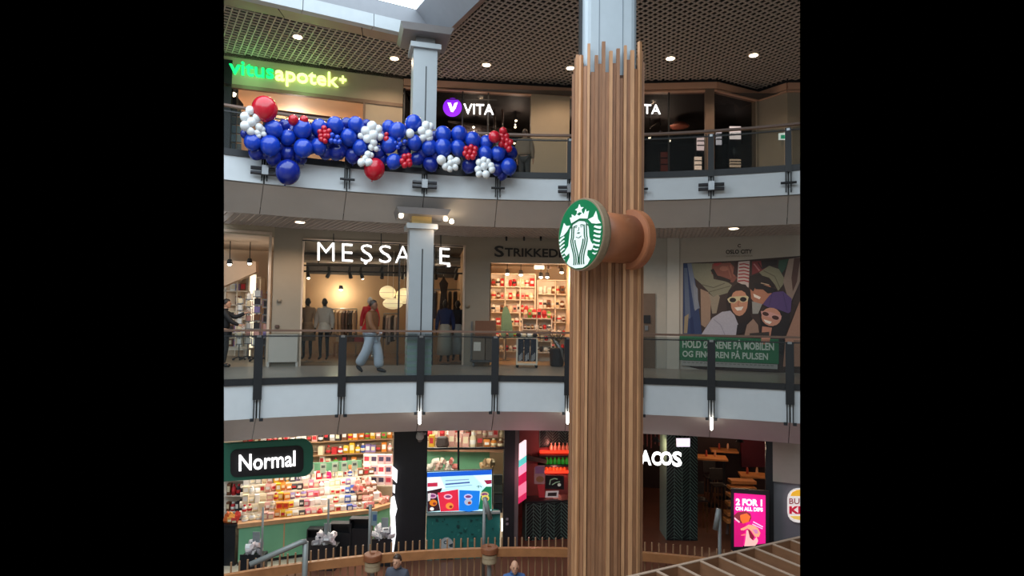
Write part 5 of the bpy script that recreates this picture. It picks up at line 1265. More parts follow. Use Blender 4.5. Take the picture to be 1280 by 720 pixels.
# ================================================================ GROUND FLOOR: goods-filled shop
gp = mat('mint_panel', (116,176,138), .55, var=.03); cw = mat('counter_wood', (196,150,108), .5, var=.1)
c0, c1, c2 = onz(298, 657, -3.82), onz(462, 639, -3.82), onz(488, 631, -3.82)
W1, W2_ = Wall(c0, c1), Wall(c1, c2)
root = empty('sales_counter', Vector((c0.x, c0.y, DZ)), 'long mint green counter with wooden top edge, heaped with goods', 'counter')
Lc = (c1-c0).length; L2 = (c2-c1).length
for i in range(3):
    a, b = W1.pt(Lc*i/3+.015, DZ+.1), W1.pt(Lc*(i+1)/3-.015, DZ+.1)
    MB().prism([a, b, b+Zv*.83, a+Zv*.83], -W1.n*.04).build('front_panel', gp, root)
    MB().prism([b-W1.n*-.005, b+W1.d*.03+W1.n*.005, b+W1.d*.03+W1.n*.005+Zv*.83, b+W1.n*.005+Zv*.83], -W1.n*.03).build('seam_strip', cw, root)
a, b = W2_.pt(.02, DZ+.1), W2_.pt(L2, DZ+.1); MB().prism([a, b, b+Zv*.83, a+Zv*.83], -W2_.n*.04).build('front_panel', gp, root)
for w_, l in ((W1, Lc), (W2_, L2)):
    a, b = w_.pt(0, DZ, -.06), w_.pt(l, DZ, -.06); MB().prism([a, b, b+Zv*.1, a+Zv*.1], -w_.n*.05).build('plinth', M['black'], root)
    a, b = w_.pt(-.02, -3.88, .03), w_.pt(l+.02, -3.88, .03); MB().prism([a, b, b+Zv*.1, a+Zv*.1], -w_.n*.3).build('top_edge', cw, root)
for k in range(5):
    a, b = W1.pt(.0, -3.86+.15*k, -.12-.3*k), W1.pt(Lc+.35*(k > 0), -3.86+.15*k, -.12-.3*k); MB().prism([a, b, b+Zv*.04, a+Zv*.04], -W1.n*.3).build('display_step', wm, root)
zone = ((.12,('cream','white')),(.24,('white','cream','rose')),(.38,('yellow','orange','yellow')),(.47,('dark','lilac','white')),(.58,('white','rose','pink')),(.7,('rose','red','white')),(.8,('white','cream')),(.9,('blue','white','lilac')),(1.1,('white','brown')))
nm_side = ('far left','left','yellow stretch','dark stretch','middle','pink stretch','right middle','blue stretch','right end')
for k in range(5):
    x = .06
    while x < Lc-.05+.25*(k > 0):
        ww = RG.uniform(.12,.17); t = x/Lc; zi = [i for i, q in enumerate(zone) if t < q[0]][0]; cn = RG.choice(zone[zi][1]); kd = RG.choice(('carton','packet','carton','packet','bottle'))
        p = W1.pt(x+ww/2, -3.815+.15*k, -.14-.3*k-RG.uniform(.04,.1))
        good(kd, kd, p, (ww*.95, .13, RG.uniform(.13,.22)), CN[cn], CN[RG.choice(('white','cream','red','white'))], '%s %s on step %s of the green counter, %s' % (cn, kd, ('one','two','three','four','five','six')[k], nm_side[zi]), kd, 'goods heaped on the green counter', atan2(W1.d.y, W1.d.x)+RG.uniform(-.2,.2))
        x += ww
for i, t in enumerate((.16,.25,.35,.46,.56,.66,.76,.84,.93)):
    p = W1.pt(Lc*t, -3.8+.15*4, -1.32); e = empty('price_card', p, 'grey upright price card, %s from the left on the green counter' % ('first','second','third','fourth','fifth','sixth','seventh','eighth','ninth')[i], 'price card')
    MB().box(p+Zv*.12, (.02,.02,.24)).build('stalk', M['chrome'], e); MB().prism([p+W1.d*-.08+Zv*.16, p+W1.d*.08+Zv*.16, p+W1.d*.08+Zv*.42, p-W1.d*.08+Zv*.42], W1.n*.012).build('card', rgb((150,164,146)), e)
    q = p+W1.n*.014; MB().prism([q-W1.d*.05+Zv*.3, q+W1.d*.05+Zv*.3, q+W1.d*.05+Zv*.37, q-W1.d*.05+Zv*.37], W1.n*.003).build('price_print', rgb((70,76,72)), e)
# pile of pink bags at the counter's right end
for i in range(26):
    p = W2_.pt(RG.uniform(.05, L2), -3.78+.11*(i//6), -.12-.2*(i//6)-RG.uniform(0,.1)); good('packet', 'packet', p, (.2,.16,.16), RG.choice(((226,150,136),(214,120,116),(236,180,160))), (240,220,210), 'salmon pink bag in the pile at the right end of the green counter', 'packet', 'pink bags', RG.uniform(0,3), RG.uniform(-.6,.6))
# rear shelves with rows of goods
root = empty('rear_gondola', Vector((ony(400,600,20).x, 20.3, DZ)), 'long rear shelving with rows of mixed goods at the back of the green shop', 'shelf')
for (xA, yA, YA, xB, yB, YB) in ((268,559,19.0,492,546,20.6),(268,578,19.0,492,561,20.6),(268,594,19.0,470,574,20.5)):
    a, b = ony(xA, yA, YA), ony(xB, yB, YB); a.z = b.z = (a.z+b.z)/2; MB().bar(a+Vector((0,.2,-.02)), b+Vector((0,.2,-.02)), .5, .04).build('shelf_board', rgb((150,116,84)), root, cut=True)
a, b = ony(268, 560, 19.35), ony(492, 546, 20.9); MB().prism([Vector((a.x,a.y+.2,DZ)), Vector((b.x,b.y+.2,DZ)), Vector((b.x,b.y+.2,-1.7)), Vector((a.x,a.y+.2,-1.7))], (0,.05,0)).build('back_panel', rgb((214,196,166)), root, cut=True)
def zrow(xA, YA, xB, YB, yA, yB, cols, n_, where, hh=(.24,.34)):
    a, b = ony(xA, yA, YA), ony(xB, yB, YB); return a, b
def shelfrow(x0, x1, line, cols, where, kinds=('carton','packet','bottle'), hh=(.2,.33), wd=.17):
    (xA, yA, YA, xB, yB, YB) = line; z = (ony(xA, yA, YA).z+ony(xB, yB, YB).z)/2
    A, B = ony(xA, yA, YA), ony(xB, yB, YB)
    tx = lambda px: (px-xA)/(xB-xA)
    p0, p1 = A.lerp(B, tx(x0)), A.lerp(B, tx(x1)); n_ = max(1, int((p1-p0).length/wd))
    for i in range(n_):
        p = p0.lerp(p1, (i+.5)/n_); cn = RG.choice(cols); kd = RG.choice(kinds); p = Vector((p.x, p.y+RG.uniform(.02,.08), z))
        good(kd, kd, p, (wd*.95, .16, RG.uniform(*hh)), CN[cn], CN[RG.choice(('white','cream','red'))], '%s %s on the %s' % (cn, kd, where), kd, 'goods on the '+where, RG.uniform(-.1,.1))
S1, S2_, S3 = (268,559,19.0,492,546,20.6),(268,578,19.0,492,561,20.6),(268,594,19.0,470,574,20.5)
shelfrow(300, 392, S1, ('white','rose','brown','cream'), 'rear top shelf above the green sign')
shelfrow(392, 430, S1, ('white','brown','dark'), 'rear top shelf right of the green sign'); shelfrow(430, 490, S1, ('yellow','green','orange','rose'), 'rear top shelf near the black column')
shelfrow(392, 410, S2_, ('cream','white','brown'), 'rear second shelf right of the green sign'); shelfrow(410, 425, S2_, ('red','pink'), 'rear second shelf, red group'); shelfrow(425, 447, S2_, ('yellow',), 'rear second shelf, yellow group'); shelfrow(447, 468, S2_, ('lilac','blue','red'), 'rear second shelf, blue and red group'); shelfrow(468, 490, S2_, ('orange','brown','rose'), 'rear second shelf, orange group')
shelfrow(395, 410, S3, ('white','cream'), 'rear third shelf, white group'); shelfrow(410, 422, S3, ('green',), 'rear third shelf, green group'); shelfrow(422, 433, S3, ('dark','lilac'), 'rear third shelf, dark group'); shelfrow(433, 447, S3, ('orange','yellow'), 'rear third shelf, orange group')
# mint partition with pink sign, basket, boxes
e = empty('mint_partition', ony(420, 610, 18.6), 'mint green partition panel behind the counter goods', 'panel')
for x0, x1 in ((388,422.5),(423.5,452)):
    q = [ony(x, y, 18.6) for x, y in ((x0,579-(x0-388)*.06),(x1,579-(x1-388)*.06),(x1,622),(x0,622))]; MB().prism(q, (0,.05,0)).build('mint_board', gp, e)
q = [ony(x, y, 17.3) for x, y in rrect(389.5, 590.5, 414, 605, 2.5, -1)]
o = label(MB().prism(q, (0,.02,0)).build('pink_sign', rgb((214,40,110), .5, .15)), 'pink rounded promotional sign standing in the counter goods', 'sign'); WL[o.name] = o.location.copy()
for k in range(2): MB().box(ony(402, 595+4*k, 17.29), (.42,.01,.025)).build('sign_line', rgb((240,190,210)), o)
p = ony(445, 606, 18.0); e = empty('round_basket', p, 'dark round basket filled with orange bags behind the counter', 'basket'); MB().lathe(p, [(.22,0),(.28,.3),(.26,.3)], 14).build('basket', M['black'], e)
for i in range(12): good('packet', 'packet', p+Vector((RG.uniform(-.2,.2), RG.uniform(-.15,.15), .26+.09*(i//5))), (.17,.13,.14), (206,128,70), (236,200,160), 'orange brown bag in the dark round basket', 'packet', 'bags in the round basket', RG.uniform(0,3), RG.uniform(-.5,.5))
for k in range(3):
    shelf_z = ony(472, 605-13*k, 18.1+.15*k).z
    for i in range(4):
        p = ony(459+9*i, 605-13*k, 18.1+.15*k); p.z = shelf_z; good('carton', 'carton', p, (.2,.16,.26), RG.choice(((236,214,214),(230,180,184),(240,232,226))), RG.choice(((196,60,80),(70,60,90))), 'white and pink carton stacked by the black column, %s tier' % ('lowest','middle','top')[k], 'carton', 'pink and white cartons')
e = empty('carton_display', ony(472, 640, 18.2), 'pale display stand under the pink and white cartons', 'display')
for k in range(3): a, b = ony(454, 605-13*k, 18.05+.15*k), ony(491, 605-13*k, 18.05+.15*k); a.z = b.z = ony(472, 605-13*k, 18.1+.15*k).z-.02; MB().bar(a+Vector((0,.05,0)), b+Vector((0,.05,0)), .3, .03).build('display_shelf', rgb((206,190,170)), e)
MB().box(ony(472,625,18.5), (.85,.05,1.3)).build('display_back', rgb((200,180,160)), e)
# left end: dark bin with orange goods, gondola end
zs, xa, xb = shelf_unit(None, 268, 303, 600, 660, 16.6, 3, wm, 'short white shelf end at the left edge of the green shop', 1, dep=.3, cut=True)
fill(zs[1:3], ony(282,600,16.6).x, xb, 16.58, ['bottle','carton'], ['dark','red','brown'], .12, .28, 'on the short shelf end at the left edge')
A = onz(297, 700, DZ); e = empty('black_bin', A, 'black bin of orange bags at the left edge of the picture', 'bin'); 
t = ony(288, 655, 15.3); MB().box((t.x-.1, 15.4, (DZ+t.z)/2), (.55,.4,t.z-DZ)).build('bin_body', M['black'], e, cut=True); MB().box((t.x-.1, 15.4, t.z), (.6,.45,.04)).build('bin_rim', M['dark'], e, cut=True)
for i in range(9): good('packet', 'packet', Vector((ony(283+5*(i % 3), 655, 15.35).x+.02, 15.3+.07*(i//3), t.z+.02+.04*(i//3))), (.14,.12,.16), ((206,96,40),(220,150,60),(200,60,50))[i % 3], (240,220,180), 'orange or red bag in the black bin at the left edge', 'packet', 'bags in the black bin', RG.uniform(0,3), RG.uniform(-.4,.4))
# baskets of white goods on black stands with price cards
for (px, py, Y, wpx, lab) in ((313,697,14.4,26,'lowest black stand with a heap of white socks at the left'),(404,685,15.0,30,'black stand with a heap of white socks beside the grey post'),(477,677,15.3,24,'black stand with grey and white goods next to the black column')):
    p = ony(px, py, Y); s = Y/F; w_ = wpx*s; e = empty('goods_stand', Vector((p.x, Y, DZ)), lab, 'stand')
    MB().box((p.x, Y+.2, (DZ+p.z)/2), (w_,.4,p.z-DZ)).build('stand_body', M['black'], e); MB().prism([Vector((p.x-w_*.5,Y,p.z)), Vector((p.x+w_*.5,Y,p.z)), Vector((p.x+w_*.5,Y,p.z+.06)), Vector((p.x-w_*.5,Y,p.z+.06))], (0,.02,0)).build('stand_lip', M['dark'], e)
    q = Vector((p.x+.02, Y+.25, p.z+.3)); MB().box(q+Zv*.06, (.17,.015,.28)).build('price_card', rgb((130,136,138)), e)
    for i in range(16): good('packet', 'packet', p+Vector((RG.uniform(-.42,.42)*w_, .06+RG.uniform(0,.28), .02+.08*(i//6))), (.17,.12,.15), RG.choice(((236,232,230),(220,214,216),(160,156,160),(240,226,226))), RG.choice(((90,86,92),(236,236,236))), 'white or grey sock bundle %s' % {313:'on the lowest black stand at the far left',404:'on the black stand beside the bent grey tube',477:'on the black stand next to the black column'}[px], 'sock bundle', 'bundles: '+lab, RG.uniform(0,3), RG.uniform(-.9,.9))
for i, (x0, y0, x1, y1, Y, lab) in enumerate(((384,662,402,700,15.6,'black low cabinet behind the grey post'),(412,655,438,700,15.7,'black open cabinet left of the tall one'),(437,649,463,700,15.75,'tall black cabinet in front of the green counter'))):
    a, b = ony(x0, y0, Y), ony(x1, y1, Y); cx = (a.x+b.x)/2; e = empty('black_cabinet', Vector((cx, Y, DZ)), lab, 'cabinet'); wd = b.x-a.x
    for sx in (-1, 1): MB().box((cx+sx*wd*.48, Y+.1, (DZ+a.z)/2), (.03,.22,a.z-DZ)).build('side_panel', M['black'], e)
    MB().box((cx, Y+.2, (DZ+a.z)/2), (wd,.03,a.z-DZ)).build('back_panel', M['dark'], e); MB().box((cx, Y+.1, a.z), (wd,.24,.03)).build('top', M['black'], e); MB().box((cx, Y+.1, DZ+.45), (wd,.2,.03)).build('shelf', M['black'], e); MB().box((cx, Y+.0, (DZ+a.z)/2-.1), (wd*.9,.03,(a.z-DZ)*.75)).build('door', M['dark'], e)
# glare on the column edge, painted as glowing pieces, security camera
WC = Wall(pr(480, 15.4), pr(500, 15.4)); e = empty('painted_glare', WC.hit(491, 690), 'irregular bright white glare painted along the edge of the black column', 'light')
lw = mat('glare_white', (255,255,255), var=0, emit=(250,248,255), es=1.3)
for q in ([(490,582),(497,588),(496,604),(490,598)], [(491,606),(494,607),(493.5,617),(491,615)], [(489,622),(493,620),(496.5,636),(494,646),(495,668),(492,690),(488,705),(489,660),(487.5,640)]): MB().prism([WC.hit(x, y, .05) for x, y in q], -WC.n*.03).build('glare_piece', lw, e)
WX = Wall(pr(533, 15.5), pr(631, 15.56))
p = Wall(pr(491,15.5), pr(533,15.5)).hit(525, 545, .12); e = empty('security_camera', p, 'white security camera high on the black column', 'camera'); MB().lathe(p-Zv*.1, [(.05,0),(.1,.05),(.1,.12),(.07,.2)], 14).build('housing', rgb((200,198,196)), e); MB().ball(p-Zv*.1, .06, 10, 6).build('dome', rgb((120,118,118), .2), e); MB().box(p+Vector((.08,.06,.05)), (.12,.1,.05)).build('bracket', rgb((180,178,176)), e)
# window with mullions
A, B = WX.hit(533, 560, -.1), WX.hit(631, 560, -.1); A.z = B.z = -3.2
win = struct(MB().prism([A, B, B+Zv*1.75, A+Zv*1.75], -WX.n*.02), 'window_%d' % n, M['shopglass'], cut=False); n += 1
for q0, q1 in (((573,535),(573,592)), ((533,561),(631,560))): MB().bar(WX.hit(*q0, -.06), WX.hit(*q1, -.06), .05, .05).build('window_mullion', M['black'], win)
# goods seen through the window
shelfrow(533, 546, (533,560,18.6,630,558,18.6), ('yellow',), 'shelf behind the window, yellow group', hh=(.3,.45)); shelfrow(560, 604, (533,560,18.6,630,558,18.6), ('rose','brown','cream'), 'shelf behind the window, middle group', hh=(.3,.5), wd=.2); shelfrow(604, 630, (533,560,18.6,630,558,18.6), ('orange','rose','brown'), 'shelf behind the window, orange group', hh=(.2,.34), wd=.2)
shelfrow(533, 572, (533,547,19.4,630,545,19.4), ('rose','white','red'), 'upper shelf behind the window', hh=(.2,.3)); shelfrow(575, 630, (533,547,19.4,630,545,19.4), ('brown','cream','rose'), 'upper shelf behind the window, right part', hh=(.2,.3))
e = empty('window_gondola', ony(580, 600, 18.8), 'shelf unit with mint panels seen through the ground floor window', 'shelf')
for x0, x1 in ((533,572),(574,612)): q = [ony(x, y, 18.85) for x, y in ((x0,563),(x1,562),(x1,600),(x0,600))]; MB().prism(q, (0,.04,0)).build('mint_board', gp, e)
for y, Y in ((561,18.75),(548,19.5)): a, b = ony(530, y, Y), ony(634, y-1.5, Y); a.z = b.z = ony(533, y, Y).z-.02; MB().bar(a, b, .4, .03).build('shelf_board', rgb((150,110,84)), e)
MB().box(ony(582,560,19.9), (2.6,.04,2.2)).build('back_panel', rgb((206,176,146)), e)
a = ony(553, 560, 18.5); label(MB().lathe(a, [(.15,0),(.2,.1),(.16,.32),(.1,.34)], 12).build('dark_pot', rgb((50,34,30))), 'dark brown pot standing on the shelf behind the window', 'pot')
for i in range(14): good('packet', 'packet', ony(536+2.6*i, 590-(i % 4)*3.5, 17.8), (.2,.16,.16), RG.choice(((226,190,176),(214,120,110),(240,226,214))), (240,230,220), 'pink and white bag heaped behind the screen', 'packet', 'bags behind the screen', RG.uniform(0,3), RG.uniform(-.6,.6))
for i in range(9): good('packet', 'packet', ony(603+1.6*i, 590-(i % 3)*4, 17.9), (.16,.14,.2), RG.choice(((196,160,120),(160,140,110))), (220,200,170), 'tan bag heaped behind the right end of the screen', 'packet', 'tan bags behind the screen', RG.uniform(0,3), RG.uniform(-.6,.6))
e = empty('net_bag_rack', WX.hit(621, 640, -.25), 'dark rack with grey net bags right of the screen', 'rack')
for i in range(4): y0 = 594+12*i; MB().prism([WX.hit(x, y, -.3) for x, y in ((617,y0),(628,y0),(628,y0+11),(617,y0+11))], -WX.n*.12).build('net_bag', rgb(((70,70,66),(92,96,86),(60,60,62),(40,42,46))[i]), e)
# screen with crisp bags
root = empty('digital_screen', WX.hit(574, 642, .1), 'wide digital screen showing four bags of crisps on light blue', 'screen')
MB().prism([WX.hit(x, y, .1) for x, y in ((533,589.5),(615.8,586.3),(615,639.5),(533,644))], -WX.n*.08).build('screen_body', M['dark'], root)
Zs = lambda x, y: (528+x/10.29, 580+y/10.29)
P = Print(WX, .102, Zs); EM = .85
P.poly([(62,105),(893,75),(890,600),(60,620)], (190,236,242), EM); P.poly([(62,112),(893,75),(890,135),(400,155),(62,172)], (20,90,206), EM); P.poly([(62,172),(230,165),(300,320),(62,350)], (236,246,250), EM); P.poly([(660,150),(890,138),(888,290),(800,300)], (226,246,248), EM)
P.poly([(65,245),(195,238),(195,288),(65,295)], (190,40,72), EM); P.poly([(790,210),(890,204),(890,252),(830,262)], (150,30,66), EM)
P.line([(295,215),(600,198)], 14, (140,160,190), EM); P.line([(295,262),(610,236)], 18, (60,80,150), EM); P.line([(290,300),(640,270)], 12, (150,180,200), EM); P.line([(700,290),(730,280),(720,310)], 8, (30,80,80), EM); P.line([(745,280),(760,300)], 8, (30,80,80), EM)
P.poly([(62,350),(255,308),(240,350),(190,400),(230,600),(62,618)], (48,22,30), EM); P.poly([(195,370),(460,325),(470,600),(235,612)], (214,40,66), EM); P.poly([(475,335),(740,345),(725,590),(600,612),(470,600)], (20,120,220), EM); P.poly([(760,350),(820,290),(890,290),(888,585),(720,580)], (20,110,72), EM)
for cx, cy, col in ((130,410,(206,150,180)),(330,420,(240,170,190)),(590,420,(190,190,236)),(800,390,(190,170,130))): P.ell(cx, cy, 55, 34, col, EM); P.ell(cx, cy, 38, 18, (120,60,110), EM)
for cx, cy, col in ((140,500,(214,120,30)),(350,540,(230,140,60)),(590,490,(170,180,200)),(810,440,(214,200,90))): P.ell(cx, cy, 50, 42, col, EM); P.ell(cx+15, cy+10, 22, 18, (140,50,40), EM)
P.ell(122, 578, 26, 22, (236,230,226), EM); P.poly([(70,380),(110,372),(100,470),(70,480)], (214,206,206), EM)
P.build('screen_picture', root)
# teal counter with doodles
tl = mat('teal_front', (28,106,100), .55, var=.06, scale=4)
A, B = WX.hit(533, 660, .06), WX.hit(625, 660, .06); zt = WX.hit(580, 643, .06).z; A.z = B.z = DZ
root = empty('teal_counter', Vector(((A.x+B.x)/2, (A.y+B.y)/2, DZ)), 'teal counter front with small dark marks below the digital screen', 'counter')
MB().prism([A, B, B+Zv*(zt-DZ), A+Zv*(zt-DZ)], -WX.n*.35).build('front', tl, root); a, b = WX.hit(533, 642.5, .1), WX.hit(625, 640, .1); MB().bar(a, b, .12, .05).build('ledge', rgb((150,160,156)), root)
P = Print(WX, .062)
for i in range(64):
    x = RG.uniform(535, 622); y = RG.uniform(646, 712); P.poly([(x,y),(x+RG.choice((1.2,4,2.5)),y),(x+RG.choice((1.2,4,2.5)),y+RG.choice((1.2,3.5))),(x,y+RG.choice((1.2,3.5)))], RG.choice(((14,62,62),(18,76,74),(46,128,118))))
o = P.build('printed_marks', root); o['kind'] = 'stuff'
P = Print(WX, .11); P.poly([(550,698),(550,679),(552,674.5),(556,672),(560,671.5),(564,674),(566.5,678),(567,698)], (170,176,176)); P.ell(557, 678, 2.4, 2.4, (30,60,66)); P.ell(557, 678, 1.3, 1.3, (170,176,176)); P.poly([(561,681),(566,679),(566,684),(562,684)], (40,60,66)); P.build('grey_drawing', root)
a = WX.hit(627.5, 648, .15); label(MB().tube([a, WX.hit(627.5, 664, .15)], .02, 8).build('light_tube', mat('tube_glow', (255,255,255), var=0, emit=(255,255,250), es=1.6)), 'short bright vertical tube light beside the teal counter', 'light')
for k in range(2): 
    p = Wall(pr(629,15.6), pr(643,15.6)).hit(634, 649+6*k, .02); label(MB().lathe(p, [(.03,-.03),(.04,0),(.03,.03)], 10).build('wall_socket', rgb((120,110,116))), 'small grey wall fitting on the narrow black column, %s' % ('upper' if k == 0 else 'lower'), 'wall fitting')
def ground_lamp(p, power, lab, col=WARMW, size=(1.6,.4)):
    e = empty('ceiling_light', p, lab, 'light'); MB().box(p+Zv*.05, (size[0],size[1],.06)).build('housing', M['white'], e); lamp('ceiling_light_lamp', p, power*.62, col, parent=e, kind='AREA', aim=p-Zv*2, size=size)
for i, (x, y, pw) in enumerate(((-4.6,16.3,120),(-6.2,16.6,70),(-2.6,17.0,80),(-4.6,18.4,110),(-2.6,19.2,80),(-6.4,18.9,60),(-1.2,17.6,60))): ground_lamp(Vector((x, y, -1.6)), pw, 'long ceiling light of the green shop, %s' % ('front left','far left','front right','rear middle','rear right','rear left','by the window')[i], (1,.9,.76))

# ================================================================ GROUND FLOOR: red-lit bar
tile = mat('dark_tile', (26,32,34), .3, var=.15); grout = mat('green_grout', (120,150,136), .7)
def herringbone(wall, x0, x1, z0, z1, off, parent, cwid=.14, th=.075):
    a, b = wall.hit(x0, 620), wall.hit(x1, 620); t0 = (a-wall.A).dot(wall.d); t1 = (b-wall.A).dot(wall.d); c = 0; t = t0
    while t < t1-.02:
        w_ = min(cwid, t1-t); z = z0-cwid; up = 1 if c % 2 == 0 else -1
        while z < z1+cwid:
            q = [(t+.006, z if up > 0 else z+cwid), (t+w_-.006, z+cwid*w_/cwid if up > 0 else z+cwid-w_), (t+w_-.006, (z+w_ if up > 0 else z+cwid-w_)+th-.026), (t+.006, (z if up > 0 else z+cwid)+th-.026)]
            q = [(s[0], min(max(s[1], z0), z1)) for s in q]
            if max(s[1] for s in q)-min(s[1] for s in q) > .02 and (q[3][1]-q[0][1])+(q[2][1]-q[1][1]) > .03: MB().prism([wall.pt(s[0], s[1], off) for s in q], wall.n*.014).build('tile', tile, parent)
            z += th
        t += cwid; c += 1
WR = Wall(pr(655, 16.6), pr(722, 16.9)); WRb = Wall(pr(655, 18.6), pr(722, 18.8))
redm = mat('red_wall', (150,84,84), .6, var=.05)
A, B = WRb.hit(640, 600), WRb.hit(735, 600); A.z = B.z = DZ; struct(MB().prism([A, B, B+Zv*3.36, A+Zv*3.36], -WRb.n*.1), 'wall_bar_back', redm, cut=False)
zc = WR.hit(685, 628).z; zk = WR.hit(685, 678).z
root = empty('bar_counter', WR.hit(685, 690), 'dark herringbone tiled bar counter with a red glowing base', 'counter')
A, B = WR.hit(657, 650, 0), WR.hit(728, 650, 0); A.z = B.z = DZ; MB().prism([A, B, B+Zv*(zc-DZ), A+Zv*(zc-DZ)], -WR.n*.5).build('body', grout, root)
herringbone(WR, 658, 727, zk, zc, 0.0, root, .2, .1)
A, B = WR.hit(655, 650, .03), WR.hit(728, 650, .03); A.z = B.z = DZ; MB().prism([A, B, B+Zv*(zk-DZ), A+Zv*(zk-DZ)], WR.n*.02).build('red_base', mat('red_base', (196,60,76), .5, emit=(190,40,60), es=.12), root)
A.z = B.z = zc; MB().prism([A, B, B+Zv*.05, A+Zv*.05], -WR.n*.55).build('counter_top', M['black'], root)
root = empty('herringbone_panel', WRb.hit(693, 560, .02), 'dark herringbone tiled panel above the red-lit bar shelves', 'panel')
z0, z1 = WRb.hit(693, 559).z, -1.46; A, B = WRb.hit(674, 550, .02), WRb.hit(730, 550, .02); A.z = B.z = z0; MB().prism([A, B, B+Zv*(z1-z0), A+Zv*(z1-z0)], -WRb.n*.01).build('backing', grout, root); herringbone(WRb, 674, 730, z0, z1, .02, root, .2, .09)
glow = mat('red_neon', (255,60,40), var=0, emit=(255,54,30), es=1.5)
root = empty('bar_shelves', WRb.hit(695, 600, .1), 'red-lit bar shelves holding rows of bottles', 'shelf')
for y0, y1, m in ((563,566.5,glow),(588,591.5,glow)): MB().bar(WRb.hit(675, (y0+y1)/2, .1), WRb.hit(730, (y0+y1)/2, .1), .1, .07).build('lit_edge', m, root)
for y in (569, 581): MB().bar(WRb.hit(673, y, .2), WRb.hit(730, y, .2), .3, .06).build('shelf_board', M['black'], root)
MB().bar(WRb.hit(655, 571, .4), WRb.hit(682, 576, .2), .2, .14).build('hood', M['darkwarm'], root)
lamp('bar_glow', WRb.hit(690, 560, .45), 6, (1,.3,.24), .05, root); lamp('bar_glow', WRb.hit(695, 588, .5), 7, (1,.34,.26), .05, root)
def bottle(px, py, hpx, m, lab, grp):
    p = WRb.hit(px, py, .2); s = 18.5/F; h = hpx*s; e = empty('bottle', p, lab, 'bottle', grp); MB().lathe(p, [(.04,0),(.05,.01),(.05,h*.55),(.018,h*.72),(.018,h*.95)], 10).build('glass_body', m, e, True); MB().lathe(p+Zv*h*.93, [(.022,0),(.022,h*.08)], 8).build('cap', rgb((220,210,200)), e)
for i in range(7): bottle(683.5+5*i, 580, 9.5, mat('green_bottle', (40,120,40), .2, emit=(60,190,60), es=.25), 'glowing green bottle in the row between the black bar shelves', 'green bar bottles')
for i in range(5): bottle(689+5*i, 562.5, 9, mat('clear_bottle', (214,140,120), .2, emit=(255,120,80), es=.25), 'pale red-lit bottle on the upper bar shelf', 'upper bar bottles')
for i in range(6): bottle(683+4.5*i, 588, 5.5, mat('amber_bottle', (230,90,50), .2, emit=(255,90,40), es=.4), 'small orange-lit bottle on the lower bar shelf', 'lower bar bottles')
WV = Wall(pr(647, 15.9), pr(661, 16.6)); root = empty('neon_banner', WV.hit(653, 625), 'vertical pink white and turquoise neon banner at the bar entrance', 'sign')
for i, (y0, y1, c, es) in enumerate(((553,572,(255,214,220),1.2),(572,581,(90,206,200),.9),(581,592,(255,150,180),1.1),(592,604,(196,24,76),.9),(604,618,(255,120,150),1.1),(618,626,(206,40,90),.9))): MB().prism([WV.hit(x, y, 0) for x, y in ((648,y0+4),(658,y0-3),(658,y1-3),(648,y1+4))], -WV.n*.05).build('neon_field', mat('neon_%d' % i, c, var=.25, scale=14, emit=c, es=es), root)
lamp('neon_glow', WV.hit(662, 600, .55), 16, (1,.35,.45), .06, root)
Wm = Wall(pr(665, 16.9), pr(722, 17.2)); e = empty('menu_stand', Wm.hit(675, 622), 'tall poster stand with a lilac top on the bar counter', 'stand')
MB().prism([Wm.hit(x, y, 0) for x, y in ((668,585),(673,582),(681,582),(681,605),(668,605))], -Wm.n*.03).build('poster_board', rgb((150,120,120), .5, .12), e); P = Print(Wm, .006); P.ell(675, 599, 5, 4, (150,120,80)); P.poly([(669,583),(680,583),(680,592),(669,592)], (140,110,150)); P.build('poster_print', e); MB().prism([Wm.hit(x, y, 0) for x, y in ((672,606),(681,606),(681,622),(674,622))], -Wm.n*.05).build('red_leaflet_box', rgb((170,50,56), .5, .1), e)
e = empty('menu_screen', Wm.hit(693, 613), 'black menu screen with chalk-like drawing above the bar counter', 'screen'); MB().prism([Wm.hit(x, y, 0) for x, y in ((682,594),(705,595),(705,612),(682,611))], -Wm.n*.05).build('screen_body', M['dark'], e); P = Print(Wm, .004); P.line([(687,606),(688,600),(693,598),(697,599)], 1.2, (130,160,130), .3); P.line([(690,606),(695,603),(700,602)], 1.2, (130,160,130), .3); P.ell(699, 606, 2.2, 2, (190,196,180), .3); P.build('chalk_drawing', e)
e = empty('small_sign', Wm.hit(691, 623), 'small white framed sign on the bar counter', 'sign'); MB().prism([Wm.hit(x, y, .1) for x, y in ((682.5,614),(698.5,613.5),(697.5,622),(681.5,622))], -Wm.n*.02).build('frame', rgb((206,200,196), .5, .2), e); MB().prism([Wm.hit(x, y, .103) for x, y in ((685,616),(696,615.5),(695.5,620),(684.5,620))], Wm.n*.004).build('dark_print', rgb((60,50,50)), e)

